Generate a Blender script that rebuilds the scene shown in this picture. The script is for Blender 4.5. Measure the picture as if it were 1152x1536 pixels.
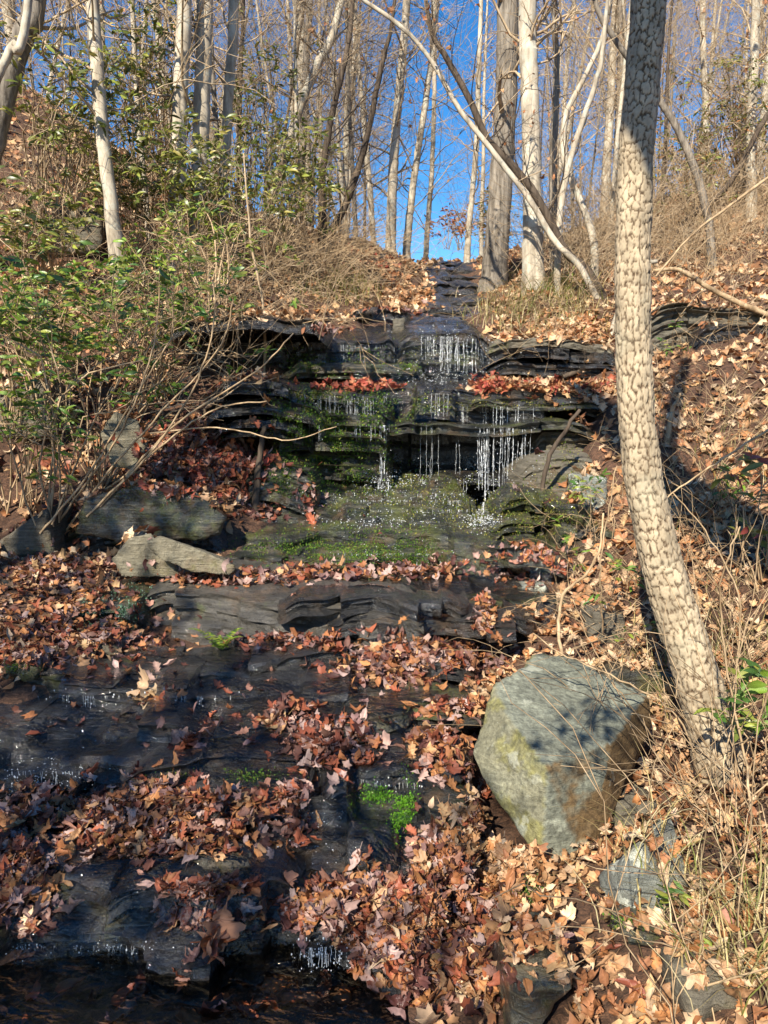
import bpy, bmesh, math, random
import numpy as np
from mathutils import Vector, Matrix, noise as mnoise
from mathutils.bvhtree import BVHTree

for o in list(bpy.data.objects):
    bpy.data.objects.remove(o, do_unlink=True)
S = bpy.context.scene
COL = S.collection
rng = np.random.default_rng(7)
random.seed(7)
PI = math.pi

# ------------------------------------------------------------------ camera
EYE = 1.6
PITCH = math.radians(-8.0)
F = 1139.0
cam_d = bpy.data.cameras.new('camera')
cam = bpy.data.objects.new('camera', cam_d)
COL.objects.link(cam)
cam_d.sensor_fit = 'VERTICAL'
cam_d.sensor_height = 36.0
cam_d.lens = 36.0 * F / 1536.0
cam_d.clip_start = 0.05
cam_d.clip_end = 2000
cam.location = (0, 0, EYE)
cam.rotation_euler = (PI / 2 + PITCH, 0, 0)
S.camera = cam

# ------------------------------------------------------------------ world, sun, exposure
SUN_EL = math.radians(38)
SUN_DIR_AZ = math.radians(24)        # light travels forward and this far to the right
w = bpy.data.worlds.new('World')
S.world = w
w.use_nodes = True
wn = w.node_tree
bg = wn.nodes['Background']
sky = wn.nodes.new('ShaderNodeTexSky')
sky.sky_type = 'NISHITA'
sky.sun_disc = False
sky.sun_elevation = SUN_EL
sky.sun_rotation = PI + SUN_DIR_AZ
sky.altitude = 300
sky.air_density = 1.0
sky.dust_density = 0.2
sky.ozone_density = 4.0
hs = wn.nodes.new('ShaderNodeHueSaturation')
hs.inputs['Saturation'].default_value = 1.32
wn.links.new(sky.outputs[0], hs.inputs['Color'])
wn.links.new(hs.outputs[0], bg.inputs[0])
bg.inputs[1].default_value = 0.095
sd = bpy.data.lights.new('sun', 'SUN')
sd.energy = 5.0
sd.angle = math.radians(0.5)
sd.color = (1.0, 0.91, 0.76)
sun = bpy.data.objects.new('sun', sd)
COL.objects.link(sun)
LDIR = Vector((math.sin(SUN_DIR_AZ) * math.cos(SUN_EL), math.cos(SUN_DIR_AZ) * math.cos(SUN_EL), -math.sin(SUN_EL)))
sun.rotation_euler = LDIR.to_track_quat('-Z', 'Y').to_euler()
sun.location = (-6, -14, 14)
S.view_settings.view_transform = 'Standard'
S.view_settings.look = 'None'
S.view_settings.exposure = 1.05
S.view_settings.gamma = 1.0
S.view_settings.use_curve_mapping = False
S.cycles.max_bounces = 8
S.cycles.transparent_max_bounces = 16
S.cycles.use_denoising = True

# ------------------------------------------------------------------ viewing helpers (photo pixel -> place in the world)
CP, SP = math.cos(PITCH), math.sin(PITCH)
def ray(px, py):
    u = (px - 576) / F
    v = (768 - py) / F
    return Vector((u, CP - v * SP, SP + v * CP))
def at(px, py, Y):
    d = ray(px, py)
    return Vector((0, 0, EYE)) + d * (Y / d.y)
def atz(px, py, z):
    d = ray(px, py)
    return Vector((0, 0, EYE)) + d * ((z - EYE) / d.z)
def pxsize(w_px, Y):
    return w_px * Y / F
def project(P):
    """world points (n,3) -> photo pixel and depth"""
    P = np.asarray(P, float)
    rel = P - np.array([0, 0, EYE])
    dep = rel[:, 1] * CP + rel[:, 2] * SP
    up = -rel[:, 1] * SP + rel[:, 2] * CP
    dd = np.maximum(dep, 1e-3)
    return 576 + F * rel[:, 0] / dd, 768 - F * up / dd, dep

# ------------------------------------------------------------------ vectorised noise
_perm = np.random.default_rng(3).permutation(512).astype(np.int64)
def _h(ix, iy, iz):
    return _perm[(_perm[(_perm[ix & 511] + iy) & 511] + iz) & 511]
_grad = np.random.default_rng(4).normal(size=(512, 3))
_grad /= np.linalg.norm(_grad, axis=1)[:, None]
def pn(P):
    P = np.asarray(P, float)
    i = np.floor(P).astype(np.int64)
    f = P - i
    t = f * f * f * (f * (f * 6 - 15) + 10)
    out = np.zeros(P.shape[:-1])
    for dx in (0, 1):
        wx = t[..., 0] if dx else 1 - t[..., 0]
        for dy in (0, 1):
            wy = t[..., 1] if dy else 1 - t[..., 1]
            for dz in (0, 1):
                wz = t[..., 2] if dz else 1 - t[..., 2]
                g = _grad[_h(i[..., 0] + dx, i[..., 1] + dy, i[..., 2] + dz)]
                out += wx * wy * wz * (g[..., 0] * (f[..., 0] - dx) + g[..., 1] * (f[..., 1] - dy) + g[..., 2] * (f[..., 2] - dz))
    return out * 1.5
def fbm(P, octv=4, gain=0.5):
    P = np.asarray(P, float)
    a, s, fr = 1.0, 0.0, 1.0
    for k in range(octv):
        s = s + a * pn(P * fr + 13.7 * k)
        a *= gain
        fr *= 2.03
    return s

# ------------------------------------------------------------------ mesh building
class MB:
    def __init__(self):
        self.v, self.q, self.t, self.c, self.n = [], [], [], [], 0
    def add(self, v, quads=None, tris=None, col=None):
        v = np.asarray(v, float).reshape(-1, 3)
        self.v.append(v)
        if quads is not None and len(quads): self.q.append(np.asarray(quads, np.int64) + self.n)
        if tris is not None and len(tris): self.t.append(np.asarray(tris, np.int64) + self.n)
        if col is not None:
            col = np.asarray(col, float)
            if col.ndim == 1: col = np.tile(col, (len(v), 1))
            self.c.append(col)
        self.n += len(v)
    def mesh(self, name, mat, smooth=True, sharp=None):
        V = np.concatenate(self.v) if self.v else np.zeros((0, 3))
        Q = np.concatenate(self.q) if self.q else np.zeros((0, 4), np.int64)
        T = np.concatenate(self.t) if self.t else np.zeros((0, 3), np.int64)
        me = bpy.data.meshes.new(name)
        me.vertices.add(len(V))
        me.vertices.foreach_set('co', V.astype(np.float32).ravel())
        loops = np.concatenate([Q.ravel(), T.ravel()]).astype(np.int32)
        me.loops.add(len(loops))
        me.loops.foreach_set('vertex_index', loops)
        me.polygons.add(len(Q) + len(T))
        st = np.concatenate([np.arange(len(Q)) * 4, len(Q) * 4 + np.arange(len(T)) * 3]).astype(np.int32)
        me.polygons.foreach_set('loop_start', st)
        me.polygons.foreach_set('use_smooth', np.full(len(Q) + len(T), bool(smooth)))
        if self.c:
            C4 = np.concatenate([np.concatenate(self.c), np.ones((len(V), 1))], axis=1)
            at_ = me.color_attributes.new('tint', 'FLOAT_COLOR', 'POINT')
            at_.data.foreach_set('color', C4.astype(np.float32).ravel())
        me.update(calc_edges=True)
        me.validate()
        if sharp: me.set_sharp_from_angle(angle=math.radians(sharp))
        if mat: me.materials.append(mat)
        return me
def link(name, me, parent=None):
    o = bpy.data.objects.new(name, me)
    COL.objects.link(o)
    if parent: o.parent = parent
    return o
def build(name, mb, mat, parent=None, smooth=True, sharp=None):
    return link(name, mb.mesh(name, mat, smooth, sharp), parent)
def tag(o, label=None, cat=None, group=None, kind=None):
    if label: o['label'] = label
    if cat: o['category'] = cat
    if group: o['group'] = group
    if kind: o['kind'] = kind
    return o
def thing(name, label, cat, loc=(0, 0, 0), group=None):
    o = bpy.data.objects.new(name, None)
    o.empty_display_size = 0.1
    COL.objects.link(o)
    o.location = loc
    return tag(o, label, cat, group)

def smooth_path(pts, n):
    """Catmull-Rom through pts, n samples evenly spread"""
    P = np.asarray(pts, float)
    if len(P) == 2:
        t = np.linspace(0, 1, n)[:, None]
        return P[0] * (1 - t) + P[1] * t
    Q = np.vstack([2 * P[0] - P[1], P, 2 * P[-1] - P[-2]])
    seg = len(P) - 1
    u = np.linspace(0, seg, n)
    k = np.minimum(u.astype(int), seg - 1)
    f = (u - k)[:, None]
    a, b, c, d = Q[k], Q[k + 1], Q[k + 2], Q[k + 3]
    return 0.5 * (2 * b + (c - a) * f + (2 * a - 5 * b + 4 * c - d) * f ** 2 + (3 * b - a - 3 * c + d) * f ** 3)

def frames(P):
    T = np.gradient(P, axis=0)
    T /= np.linalg.norm(T, axis=1)[:, None] + 1e-12
    ref = np.array([0.31, 0.95, 0.05]) if abs(T[:, 1]).mean() < 0.8 else np.array([1.0, 0.1, 0.0])
    A = np.cross(T, ref)
    A /= np.linalg.norm(A, axis=1)[:, None] + 1e-12
    B = np.cross(T, A)
    return T, A, B
def tube(mb, P, R, sides=6, col=None, cap=True):
    P = np.asarray(P, float)
    n = len(P)
    R = np.broadcast_to(np.asarray(R, float), (n,)) if np.ndim(R) <= 1 else R
    T, A, B = frames(P)
    ang = np.arange(sides) * 2 * PI / sides
    V = P[:, None, :] + R[:, None, None] * (np.cos(ang)[None, :, None] * A[:, None, :] + np.sin(ang)[None, :, None] * B[:, None, :])
    i = np.arange(n - 1)[:, None] * sides
    j = np.arange(sides)[None, :]
    j2 = (j + 1) % sides
    q = np.stack([i + j, i + j2, i + sides + j2, i + sides + j], -1).reshape(-1, 4)
    V = V.reshape(-1, 3)
    t = None
    if cap:
        V = np.vstack([V, P[-1] + T[-1] * R[-1] * 0.5])
        e = (n - 1) * sides
        t = [[e + k, e + (k + 1) % sides, n * sides] for k in range(sides)]
    mb.add(V, q, t, col)

# ------------------------------------------------------------------ materials
def new_mat(name):
    m = bpy.data.materials.new(name)
    m.use_nodes = True
    nt = m.node_tree
    b = nt.nodes['Principled BSDF']
    return m, nt, b
def nd(nt, typ, **kw):
    n = nt.nodes.new(typ)
    for k, v in kw.items():
        if k in n.inputs: n.inputs[k].default_value = v
        else: setattr(n, k, v)
    return n
def ramp(nt, src, stops, interp='LINEAR'):
    r = nt.nodes.new('ShaderNodeValToRGB')
    r.color_ramp.interpolation = interp
    el = r.color_ramp.elements
    while len(el) < len(stops): el.new(0.5)
    for e, (p, c) in zip(el, stops):
        e.position = p
        e.color = (c, c, c, 1) if np.isscalar(c) else (*c, 1)
    nt.links.new(src, r.inputs[0])
    return r.outputs[0]
def coords(nt, scale=(1, 1, 1), kind='Object', rot=(0, 0, 0)):
    tc = nt.nodes.new('ShaderNodeTexCoord')
    mp = nt.nodes.new('ShaderNodeMapping')
    mp.inputs['Scale'].default_value = scale
    mp.inputs['Rotation'].default_value = rot
    nt.links.new(tc.outputs[kind], mp.inputs[0])
    return mp.outputs[0]
def noise_n(nt, vec, scale, detail=5, rough=0.6, dist=0.0):
    n = nd(nt, 'ShaderNodeTexNoise', Scale=scale, Detail=detail, Roughness=rough, Distortion=dist)
    nt.links.new(vec, n.inputs['Vector'])
    return n.outputs['Fac']
def mixc(nt, fac, a, b, mode='MIX'):
    n = nt.nodes.new('ShaderNodeMix')
    n.data_type = 'RGBA'
    n.blend_type = mode
    L = nt.links
    if np.isscalar(fac): n.inputs[0].default_value = fac
    else: L.new(fac, n.inputs[0])
    for s, v in ((6, a), (7, b)):
        if isinstance(v, (tuple, list)): n.inputs[s].default_value = (*v[:3], 1)
        else: L.new(v, n.inputs[s])
    return n.outputs[2]
def bump(nt, b, hgt, strength=0.5, dist=0.01, prev=None):
    n = nd(nt, 'ShaderNodeBump', Strength=strength, Distance=dist)
    nt.links.new(hgt, n.inputs['Height'])
    if prev: nt.links.new(prev, n.inputs['Normal'])
    nt.links.new(n.outputs[0], b.inputs['Normal'])
    return n.outputs[0]

def rock_mat(name, dark, mid, light, moss=0.35, mosscol=(0.07, 0.10, 0.018), wet=1.0, rust=0.3, lichen=0.0):
    m, nt, b = new_mat(name)
    L = nt.links
    v = coords(nt, (1, 1, 1))
    vs = coords(nt, (2.0, 2.0, 26.0), rot=(0.05, 0.04, 0))      # thin strata
    n1 = noise_n(nt, v, 3.0, 8, 0.62)
    n2 = noise_n(nt, vs, 2.2, 7, 0.65, 0.4)
    n3 = noise_n(nt, v, 40, 6, 0.7)
    c = ramp(nt, n2, [(0.30, dark), (0.5, mid), (0.72, light)])
    c2 = ramp(nt, n1, [(0.35, dark), (0.65, mid)])
    c = mixc(nt, 0.45, c, c2)
    if rust:
        n4 = noise_n(nt, v, 5.5, 6, 0.65)
        c = mixc(nt, ramp(nt, n4, [(0.52, 0.0), (0.68, rust)]), c, (0.17, 0.095, 0.04))
    c = mixc(nt, 0.35, c, ramp(nt, n3, [(0.3, 0.25), (0.7, 1.0)]), 'MULTIPLY')
    if lichen:
        n6 = noise_n(nt, v, 9, 7, 0.7)
        c = mixc(nt, ramp(nt, n6, [(0.63 - .09 * lichen, 0.0), (0.66 - .09 * lichen, lichen)]), c, (0.52, 0.54, 0.46))
    if moss:
        n5 = noise_n(nt, v, 4.2, 9, 0.72)
        mk = ramp(nt, n5, [(0.64 - 0.2 * moss, 0.0), (0.74 - 0.15 * moss, 0.85)])
        mc = ramp(nt, n3, [(0.3, tuple(x * 0.45 for x in mosscol)), (0.7, tuple(x * 1.5 for x in mosscol))])
        c = mixc(nt, mk, c, mc)
    L.new(c, b.inputs['Base Color'])
    nr = noise_n(nt, v, 6, 4, 0.6)
    rr = ramp(nt, nr, [(0.3, max(0.08, 0.75 - 0.62 * wet)), (0.7, max(0.3, 0.9 - 0.45 * wet))])
    L.new(rr, b.inputs['Roughness'])
    b.inputs['Specular IOR Level'].default_value = 0.5 if wet > 0.3 else 0.3
    h1 = bump(nt, b, n2, 0.9, 0.03)
    nm = noise_n(nt, v, 15, 6, 0.7, 0.8)
    h1 = bump(nt, b, nm, 0.8, 0.03, h1)
    h2 = bump(nt, b, n3, 0.8, 0.012, h1)
    if wet > 0.5:           # a film of water over the stone
        rp = noise_n(nt, coords(nt, (1.0, 1.8, 1.0)), 13, 4, 0.6, 0.8)
        bn = nd(nt, 'ShaderNodeBump', Strength=0.9, Distance=0.03)
        L.new(rp, bn.inputs['Height'])
        L.new(bn.outputs[0], b.inputs['Coat Normal'])
        b.inputs['Coat Weight'].default_value = wet * 0.8
        b.inputs['Coat Roughness'].default_value = 0.04
        b.inputs['Coat IOR'].default_value = 1.5
    return m

M_WET = rock_mat('wet slate', (0.010, 0.010, 0.010), (0.030, 0.029, 0.028), (0.095, 0.09, 0.08), moss=0.1, mosscol=(0.035, 0.045, 0.014), wet=0.95, rust=0.35)
M_WETMOSS = rock_mat('wet mossy slate', (0.012, 0.013, 0.010), (0.03, 0.032, 0.026), (0.30, 0.265, 0.17), moss=0.7, mosscol=(0.085, 0.095, 0.024), wet=0.8, rust=0.5)
M_BANK = rock_mat('dry banded stone', (0.07, 0.06, 0.045), (0.18, 0.16, 0.12), (0.34, 0.31, 0.235), moss=0.35, mosscol=(0.09, 0.10, 0.02), wet=0.1, rust=0.5)
def boulder_mat():
    m, nt, b = new_mat('grey green schist with moss')
    L = nt.links
    a = nd(nt, 'ShaderNodeVertexColor', layer_name='tint')
    v = coords(nt)
    vs = coords(nt, (3.0, 9.0, 22.0), rot=(0.5, 0.28, 0.2))
    n2 = noise_n(nt, vs, 2.4, 8, 0.68, 0.5)
    n3 = noise_n(nt, v, 55, 6, 0.75)
    n1 = noise_n(nt, v, 7, 7, 0.65)
    c = mixc(nt, 0.8, a.outputs[0], ramp(nt, n2, [(0.30, 0.55), (0.5, 0.95), (0.70, 1.3)]), 'MULTIPLY')
    c = mixc(nt, 0.8, c, ramp(nt, n3, [(0.32, 0.3), (0.68, 1.35)]), 'MULTIPLY')
    c = mixc(nt, ramp(nt, n1, [(0.60, 0.0), (0.64, 0.5)]), c, (0.40, 0.41, 0.33))
    L.new(c, b.inputs['Base Color'])
    b.inputs['Roughness'].default_value = 0.78
    b.inputs['Specular IOR Level'].default_value = 0.35
    h = bump(nt, b, n2, 0.7, 0.02)
    h = bump(nt, b, n1, 0.6, 0.03, h)
    bump(nt, b, n3, 0.8, 0.008, h)
    return m
M_BOULDER = boulder_mat()
M_STONE = rock_mat('small grey stone', (0.15, 0.165, 0.15), (0.27, 0.285, 0.25), (0.42, 0.43, 0.38), moss=0.1, wet=0.1, rust=0.5, lichen=1.0)

def soil_mat():
    m, nt, b = new_mat('soil with leaf mould')
    v = coords(nt)
    n0 = noise_n(nt, v, 38, 7, 0.75, 1.2)
    c = ramp(nt, n0, [(0.30, (0.02, 0.012, 0.008)), (0.45, (0.09, 0.045, 0.025)), (0.58, (0.20, 0.10, 0.055)), (0.72, (0.33, 0.19, 0.11))])
    n = noise_n(nt, v, 2.0, 6, 0.6)
    c = mixc(nt, 0.6, c, ramp(nt, n, [(0.3, 0.3), (0.7, 1.0)]), 'MULTIPLY')
    nt.links.new(c, b.inputs['Base Color'])
    b.inputs['Roughness'].default_value = 0.95
    bump(nt, b, n0, 0.9, 0.03)
    return m
M_SOIL = soil_mat()

def leaf_mat(name, rough=0.55, trans=0.25, spec=0.4, vein=True):
    m, nt, b = new_mat(name)
    L = nt.links
    a = nd(nt, 'ShaderNodeVertexColor', layer_name='tint')
    v = coords(nt, kind='Object')
    n = noise_n(nt, v, 55, 4, 0.7)
    c = mixc(nt, 0.55, a.outputs[0], ramp(nt, n, [(0.3, 0.45), (0.65, 1.15)]), 'MULTIPLY')
    L.new(c, b.inputs['Base Color'])
    b.inputs['Roughness'].default_value = rough
    b.inputs['Specular IOR Level'].default_value = spec
    bump(nt, b, n, 0.35, 0.004)
    if trans:
        tr = nd(nt, 'ShaderNodeBsdfTranslucent')
        L.new(c, tr.inputs[0])
        mx = nd(nt, 'ShaderNodeMixShader')
        mx.inputs[0].default_value = trans
        L.new(b.outputs[0], mx.inputs[1])
        L.new(tr.outputs[0], mx.inputs[2])
        L.new(mx.outputs[0], nt.nodes['Material Output'].inputs[0])
    return m
M_LEAF = leaf_mat('dry fallen leaf', 0.6, 0.2, 0.35)
M_WLEAF = leaf_mat('wet fallen leaf', 0.28, 0.1, 0.5)
M_GLEAF = leaf_mat('evergreen leaf', 0.35, 0.3, 0.5)
M_GRASS = leaf_mat('grass blade', 0.6, 0.3, 0.3)
M_MOSS = leaf_mat('moss frond', 0.7, 0.3, 0.2)

def bark_mat(name, dark, light, scale=14, vert=0.18, bumpd=0.02, lich=0.0):
    m, nt, b = new_mat(name)
    v = coords(nt, (1, 1, vert))
    n = noise_n(nt, v, scale, 7, 0.65, 0.3)
    n2 = noise_n(nt, coords(nt), 2.2, 5, 0.6)
    c = ramp(nt, n, [(0.32, dark), (0.62, light)])
    c = mixc(nt, 0.55, c, ramp(nt, n2, [(0.3, 0.45), (0.7, 1.1)]), 'MULTIPLY')
    if lich:
        n3 = noise_n(nt, coords(nt), 6, 6, 0.7)
        c = mixc(nt, ramp(nt, n3, [(0.52, 0.0), (0.62, lich)]), c, (0.45, 0.47, 0.40))
    nt.links.new(c, b.inputs['Base Color'])
    b.inputs['Roughness'].default_value = 0.9
    b.inputs['Specular IOR Level'].default_value = 0.2
    bump(nt, b, n, 0.7, bumpd)
    return m
M_BARKPALE = bark_mat('pale smooth bark', (0.20, 0.165, 0.12), (0.60, 0.52, 0.40), 10, 0.25, 0.01, 0.5)
M_BARKGREY = bark_mat('grey furrowed bark', (0.08, 0.065, 0.05), (0.30, 0.26, 0.21), 22, 0.12, 0.03)
M_BARKDARK = bark_mat('dark brown bark', (0.035, 0.025, 0.018), (0.12, 0.09, 0.065), 20, 0.15, 0.02)
M_TWIG = bark_mat('thin grey brown twig', (0.22, 0.15, 0.085), (0.56, 0.43, 0.28), 12, 0.3, 0.004)
M_STEM = bark_mat('tan shrub stem', (0.18, 0.115, 0.06), (0.55, 0.40, 0.24), 20, 0.3, 0.004)

def cork_mat():
    m, nt, b = new_mat('blocky furrowed bark')
    a = nd(nt, 'ShaderNodeVertexColor', layer_name='tint')
    v = coords(nt)
    n = noise_n(nt, v, 60, 6, 0.7)
    c = mixc(nt, 0.6, a.outputs[0], ramp(nt, n, [(0.3, 0.55), (0.7, 1.1)]), 'MULTIPLY')
    n2 = noise_n(nt, v, 4, 5, 0.6)
    c = mixc(nt, ramp(nt, n2, [(0.55, 0.0), (0.72, 0.3)]), c, (0.40, 0.40, 0.30))
    nt.links.new(c, b.inputs['Base Color'])
    b.inputs['Roughness'].default_value = 0.9
    b.inputs['Specular IOR Level'].default_value = 0.2
    bump(nt, b, n, 0.5, 0.004)
    return m
M_CORK = cork_mat()

def water_mat(name, tint=(0.55, 0.5, 0.38), scale=9.0, strength=0.35):
    m, nt, b = new_mat(name)
    L = nt.links
    nt.nodes.remove(b)
    v = coords(nt, (1.0, 1.6, 1.0))
    n = noise_n(nt, v, scale, 3, 0.55, 0.6)
    n2 = noise_n(nt, v, scale * 4, 2, 0.5, 0.3)
    bp = nd(nt, 'ShaderNodeBump', Strength=strength, Distance=0.03)
    L.new(n, bp.inputs['Height'])
    bp2 = nd(nt, 'ShaderNodeBump', Strength=strength * 0.5, Distance=0.008)
    L.new(n2, bp2.inputs['Height']); L.new(bp.outputs[0], bp2.inputs['Normal'])
    g = nd(nt, 'ShaderNodeBsdfGlossy', Roughness=0.04)
    g.inputs['Color'].default_value = (1, 1, 1, 1)
    t = nd(nt, 'ShaderNodeBsdfTransparent')
    t.inputs['Color'].default_value = (*tint, 1)
    fr = nd(nt, 'ShaderNodeFresnel', IOR=1.33)
    mx = nd(nt, 'ShaderNodeMixShader')
    for q in (g, fr): L.new(bp2.outputs[0], q.inputs['Normal'])
    L.new(fr.outputs[0], mx.inputs[0]); L.new(t.outputs[0], mx.inputs[1]); L.new(g.outputs[0], mx.inputs[2])
    L.new(mx.outputs[0], nt.nodes['Material Output'].inputs[0])
    return m
M_POOL = water_mat('shallow pool water', (0.93, 0.88, 0.78))
M_FILM = water_mat('thin running water', (0.95, 0.95, 0.94), 14, 1.0)
def drip_mat():
    m, nt, b = new_mat('falling water drops')
    b.inputs['Base Color'].default_value = (0.85, 0.88, 0.9, 1)
    b.inputs['Roughness'].default_value = 0.12
    b.inputs['Specular IOR Level'].default_value = 0.8
    b.inputs['Transmission Weight'].default_value = 0.45
    b.inputs['IOR'].default_value = 1.33
    return m
M_DRIP = drip_mat()

# ------------------------------------------------------------------ ground
gp = []
def g(px, py, Y, dz=0.0):
    p = at(px, py, Y)
    gp.append((p.x, p.y, p.z + dz))
# left bank
for a in [(0, 1240, 2.45), (0, 1080, 2.95), (0, 950, 3.6), (0, 870, 4.4), (0, 800, 5.0), (0, 700, 5.6), (0, 560, 6.6), (0, 400, 8.5), (0, 250, 11), (0, 130, 15),
          (-250, 900, 3.6), (-250, 700, 4.8), (-250, 400, 7), (-250, 150, 12),
          (140, 940, 3.8), (140, 840, 4.7), (140, 740, 5.5), (140, 600, 6.5), (140, 450, 8), (140, 320, 10.5), (140, 220, 14),
          (260, 850, 4.7), (260, 760, 5.3), (260, 680, 5.9), (260, 560, 7.0), (260, 440, 8.6), (260, 330, 12), (300, 290, 16),
          (380, 780, 5.3), (360, 680, 5.9), (400, 480, 7.9), (400, 400, 9.6), (420, 345, 13), (480, 350, 14), (560, 375, 14), (540, 430, 10.5), (480, 465, 8.8)]: g(*a)
# stream bed (kept under the rock slabs)
for a in [(0, 1530, 1.75, -.06), (300, 1530, 1.75, -.06), (560, 1530, 1.75, -.05), (200, 1430, 2.0, -.09), (500, 1430, 2.0, -.09), (200, 1340, 2.3, -.1), (450, 1320, 2.35, -.12),
          (200, 1170, 2.7, -.12), (560, 1200, 2.6, -.12), (300, 1040, 3.2, -.12), (560, 1040, 3.2, -.12), (300, 960, 3.7, -.1), (560, 940, 3.8, -.1),
          (330, 880, 4.3, -.12), (600, 880, 4.6, -.1), (780, 880, 4.6, -.06), (600, 800, 5.2, -.14), (450, 790, 5.2, -.1), (760, 800, 5.2, -.12), (620, 720, 5.9, -.3), (700, 715, 6.3, -.4), (680, 660, 6.9, -.5), (780, 690, 6.6, -.4),
          (480, 600, 6.4, -.3), (650, 590, 7.0, -.5), (780, 590, 7.0, -.4), (450, 720, 6.0, -.3), (520, 570, 6.9, -.1), (700, 565, 7.0, -.15), (560, 480, 8.2, -.12), (680, 480, 8.2, -.12), (650, 455, 9.4, -.12),
          (670, 430, 11, -.12), (680, 400, 13.5, -.12), (690, 388, 15.5, -.08)]: g(*a)
# right bank
for a in [(700, 1500, 1.8, -.02), (820, 1500, 1.75), (980, 1500, 1.66), (1152, 1500, 1.55), (1400, 1400, 1.7), (980, 1300, 2.15), (1152, 1300, 2.0), (700, 1330, 2.35, -.03), (800, 1310, 2.3, -.02), (660, 1420, 2.0, -.02),
          (1080, 1160, 2.75), (1200, 1150, 2.5), (960, 1120, 3.0, -.03), (900, 1000, 3.45), (820, 960, 3.7), (1152, 1000, 3.1), (1000, 900, 3.9), (1152, 850, 3.7), (870, 870, 4.5), (1000, 780, 4.7), (880, 770, 5.1),
          (1152, 700, 4.9), (1000, 690, 5.3), (890, 660, 5.9), (1152, 520, 6.7), (1020, 530, 6.8), (900, 565, 6.9), (930, 500, 7.6), (860, 500, 7.6), (860, 455, 8.6), (760, 450, 9.3), (780, 410, 11), (980, 440, 8.5),
          (1152, 440, 8.2), (1152, 340, 12), (1152, 280, 17), (1000, 350, 12), (900, 370, 12), (1000, 300, 18), (800, 385, 13), (1400, 700, 4.4), (1400, 450, 7.2), (1400, 250, 13)]: g(*a)
# land behind the crest, to the sides and behind the camera
for a in [(0, 20, 4.6), (0, 30, 4.9), (-10, 24, 8.6), (-18, 20, 10.5), (10, 24, 7.2), (18, 20, 9.0), (-8, 6, 5.0), (-9, 2, 3.2), (8, 5, 3.9), (7, 1.5, 2.0), (-12, 10, 8.2), (12, 10, 6.6),
          (0, 0.6, -.2), (1.2, .5, .1), (-1.5, .5, -.15), (0, -3, -.9), (-5, -3, .2), (5, -3, .4), (0, -10, -2.5), (-12, -8, 1), (12, -8, 1), (0, 45, 5.5), (-30, 40, 12), (30, 40, 11), (-40, 5, 15), (40, 5, 13), (-40, -30, 4), (40, -30, 4), (0, -40, -8), (-60, 80, 14), (60, 80, 14), (0, 90, 8), (0, -90, -12), (-90, 0, 18), (90, 0, 18)]:
    gp.append(a)
gp = np.array(gp)
def _tps(r2):
    return 0.5 * r2 * np.log(r2 + 1e-9)
def _warp(xy):      # distance grows, so far control points do not pull the near ones about
    r = np.hypot(xy[:, 0], xy[:, 1])
    return xy * (np.log1p(r * 0.6) / (r * 0.6 + 1e-6))[:, None]
_gw = _warp(gp[:, :2])
_d2 = ((_gw[:, None] - _gw[None]) ** 2).sum(-1)
_n = len(gp)
_A = np.zeros((_n + 3, _n + 3))
_A[:_n, :_n] = _tps(_d2) + np.eye(_n) * 0.002
_A[:_n, _n] = 1; _A[:_n, _n + 1:] = _gw
_A[_n, :_n] = 1; _A[_n + 1:, :_n] = _gw.T
_w = np.linalg.solve(_A, np.concatenate([gp[:, 2], np.zeros(3)]))
def ground_z(x, y):
    x = np.atleast_1d(np.asarray(x, float)); y = np.atleast_1d(np.asarray(y, float))
    sh = x.shape
    xy = np.stack([x.ravel(), y.ravel()], 1)
    out = np.zeros(len(xy))
    for s in range(0, len(xy), 8000):
        q = _warp(xy[s:s + 8000])
        d2 = ((q[:, None] - _gw[None]) ** 2).sum(-1)
        out[s:s + 8000] = _tps(d2) @ _w[:_n] + _w[_n] + q @ _w[_n + 1:]
    r = np.hypot(xy[:, 0], xy[:, 1])
    P = np.stack([xy[:, 0], xy[:, 1], np.zeros(len(xy))], 1)
    out = out + fbm(P * 2.2, 4) * 0.045 * np.clip(r / 4, .4, 1.5) + fbm(P * 0.5 + 5, 3) * 0.12 * np.clip((r - 4) / 6, 0, 1.6)
    return out.reshape(sh)

def graded(lo, hi, near_lo, near_hi, step, growth=1.09):
    a = list(np.arange(near_lo, near_hi + step * .5, step))
    s, x = step, a[-1]
    while x < hi:
        s *= growth; x += s; a.append(x)
    s, x = step, a[0]
    b = []
    while x > lo:
        s *= growth; x -= s; b.append(x)
    return np.array(b[::-1] + a)
gx = graded(-220, 220, -4.2, 4.2, 0.045)
gy = graded(-220, 260, 1.0, 9.0, 0.045)
GX, GY = np.meshgrid(gx, gy)
GZ = ground_z(GX, GY)
nx, ny = len(gx), len(gy)
ii = (np.arange(ny - 1)[:, None] * nx + np.arange(nx - 1)[None, :])
gq = np.stack([ii, ii + 1, ii + nx + 1, ii + nx], -1).reshape(-1, 4)
mb = MB()
mb.add(np.stack([GX, GY, GZ], -1), gq)
ground = tag(build('ground', mb, M_SOIL), kind='structure')
SOLID = [(np.stack([GX, GY, GZ], -1).reshape(-1, 3), gq)]      # what leaves may lie on

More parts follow.
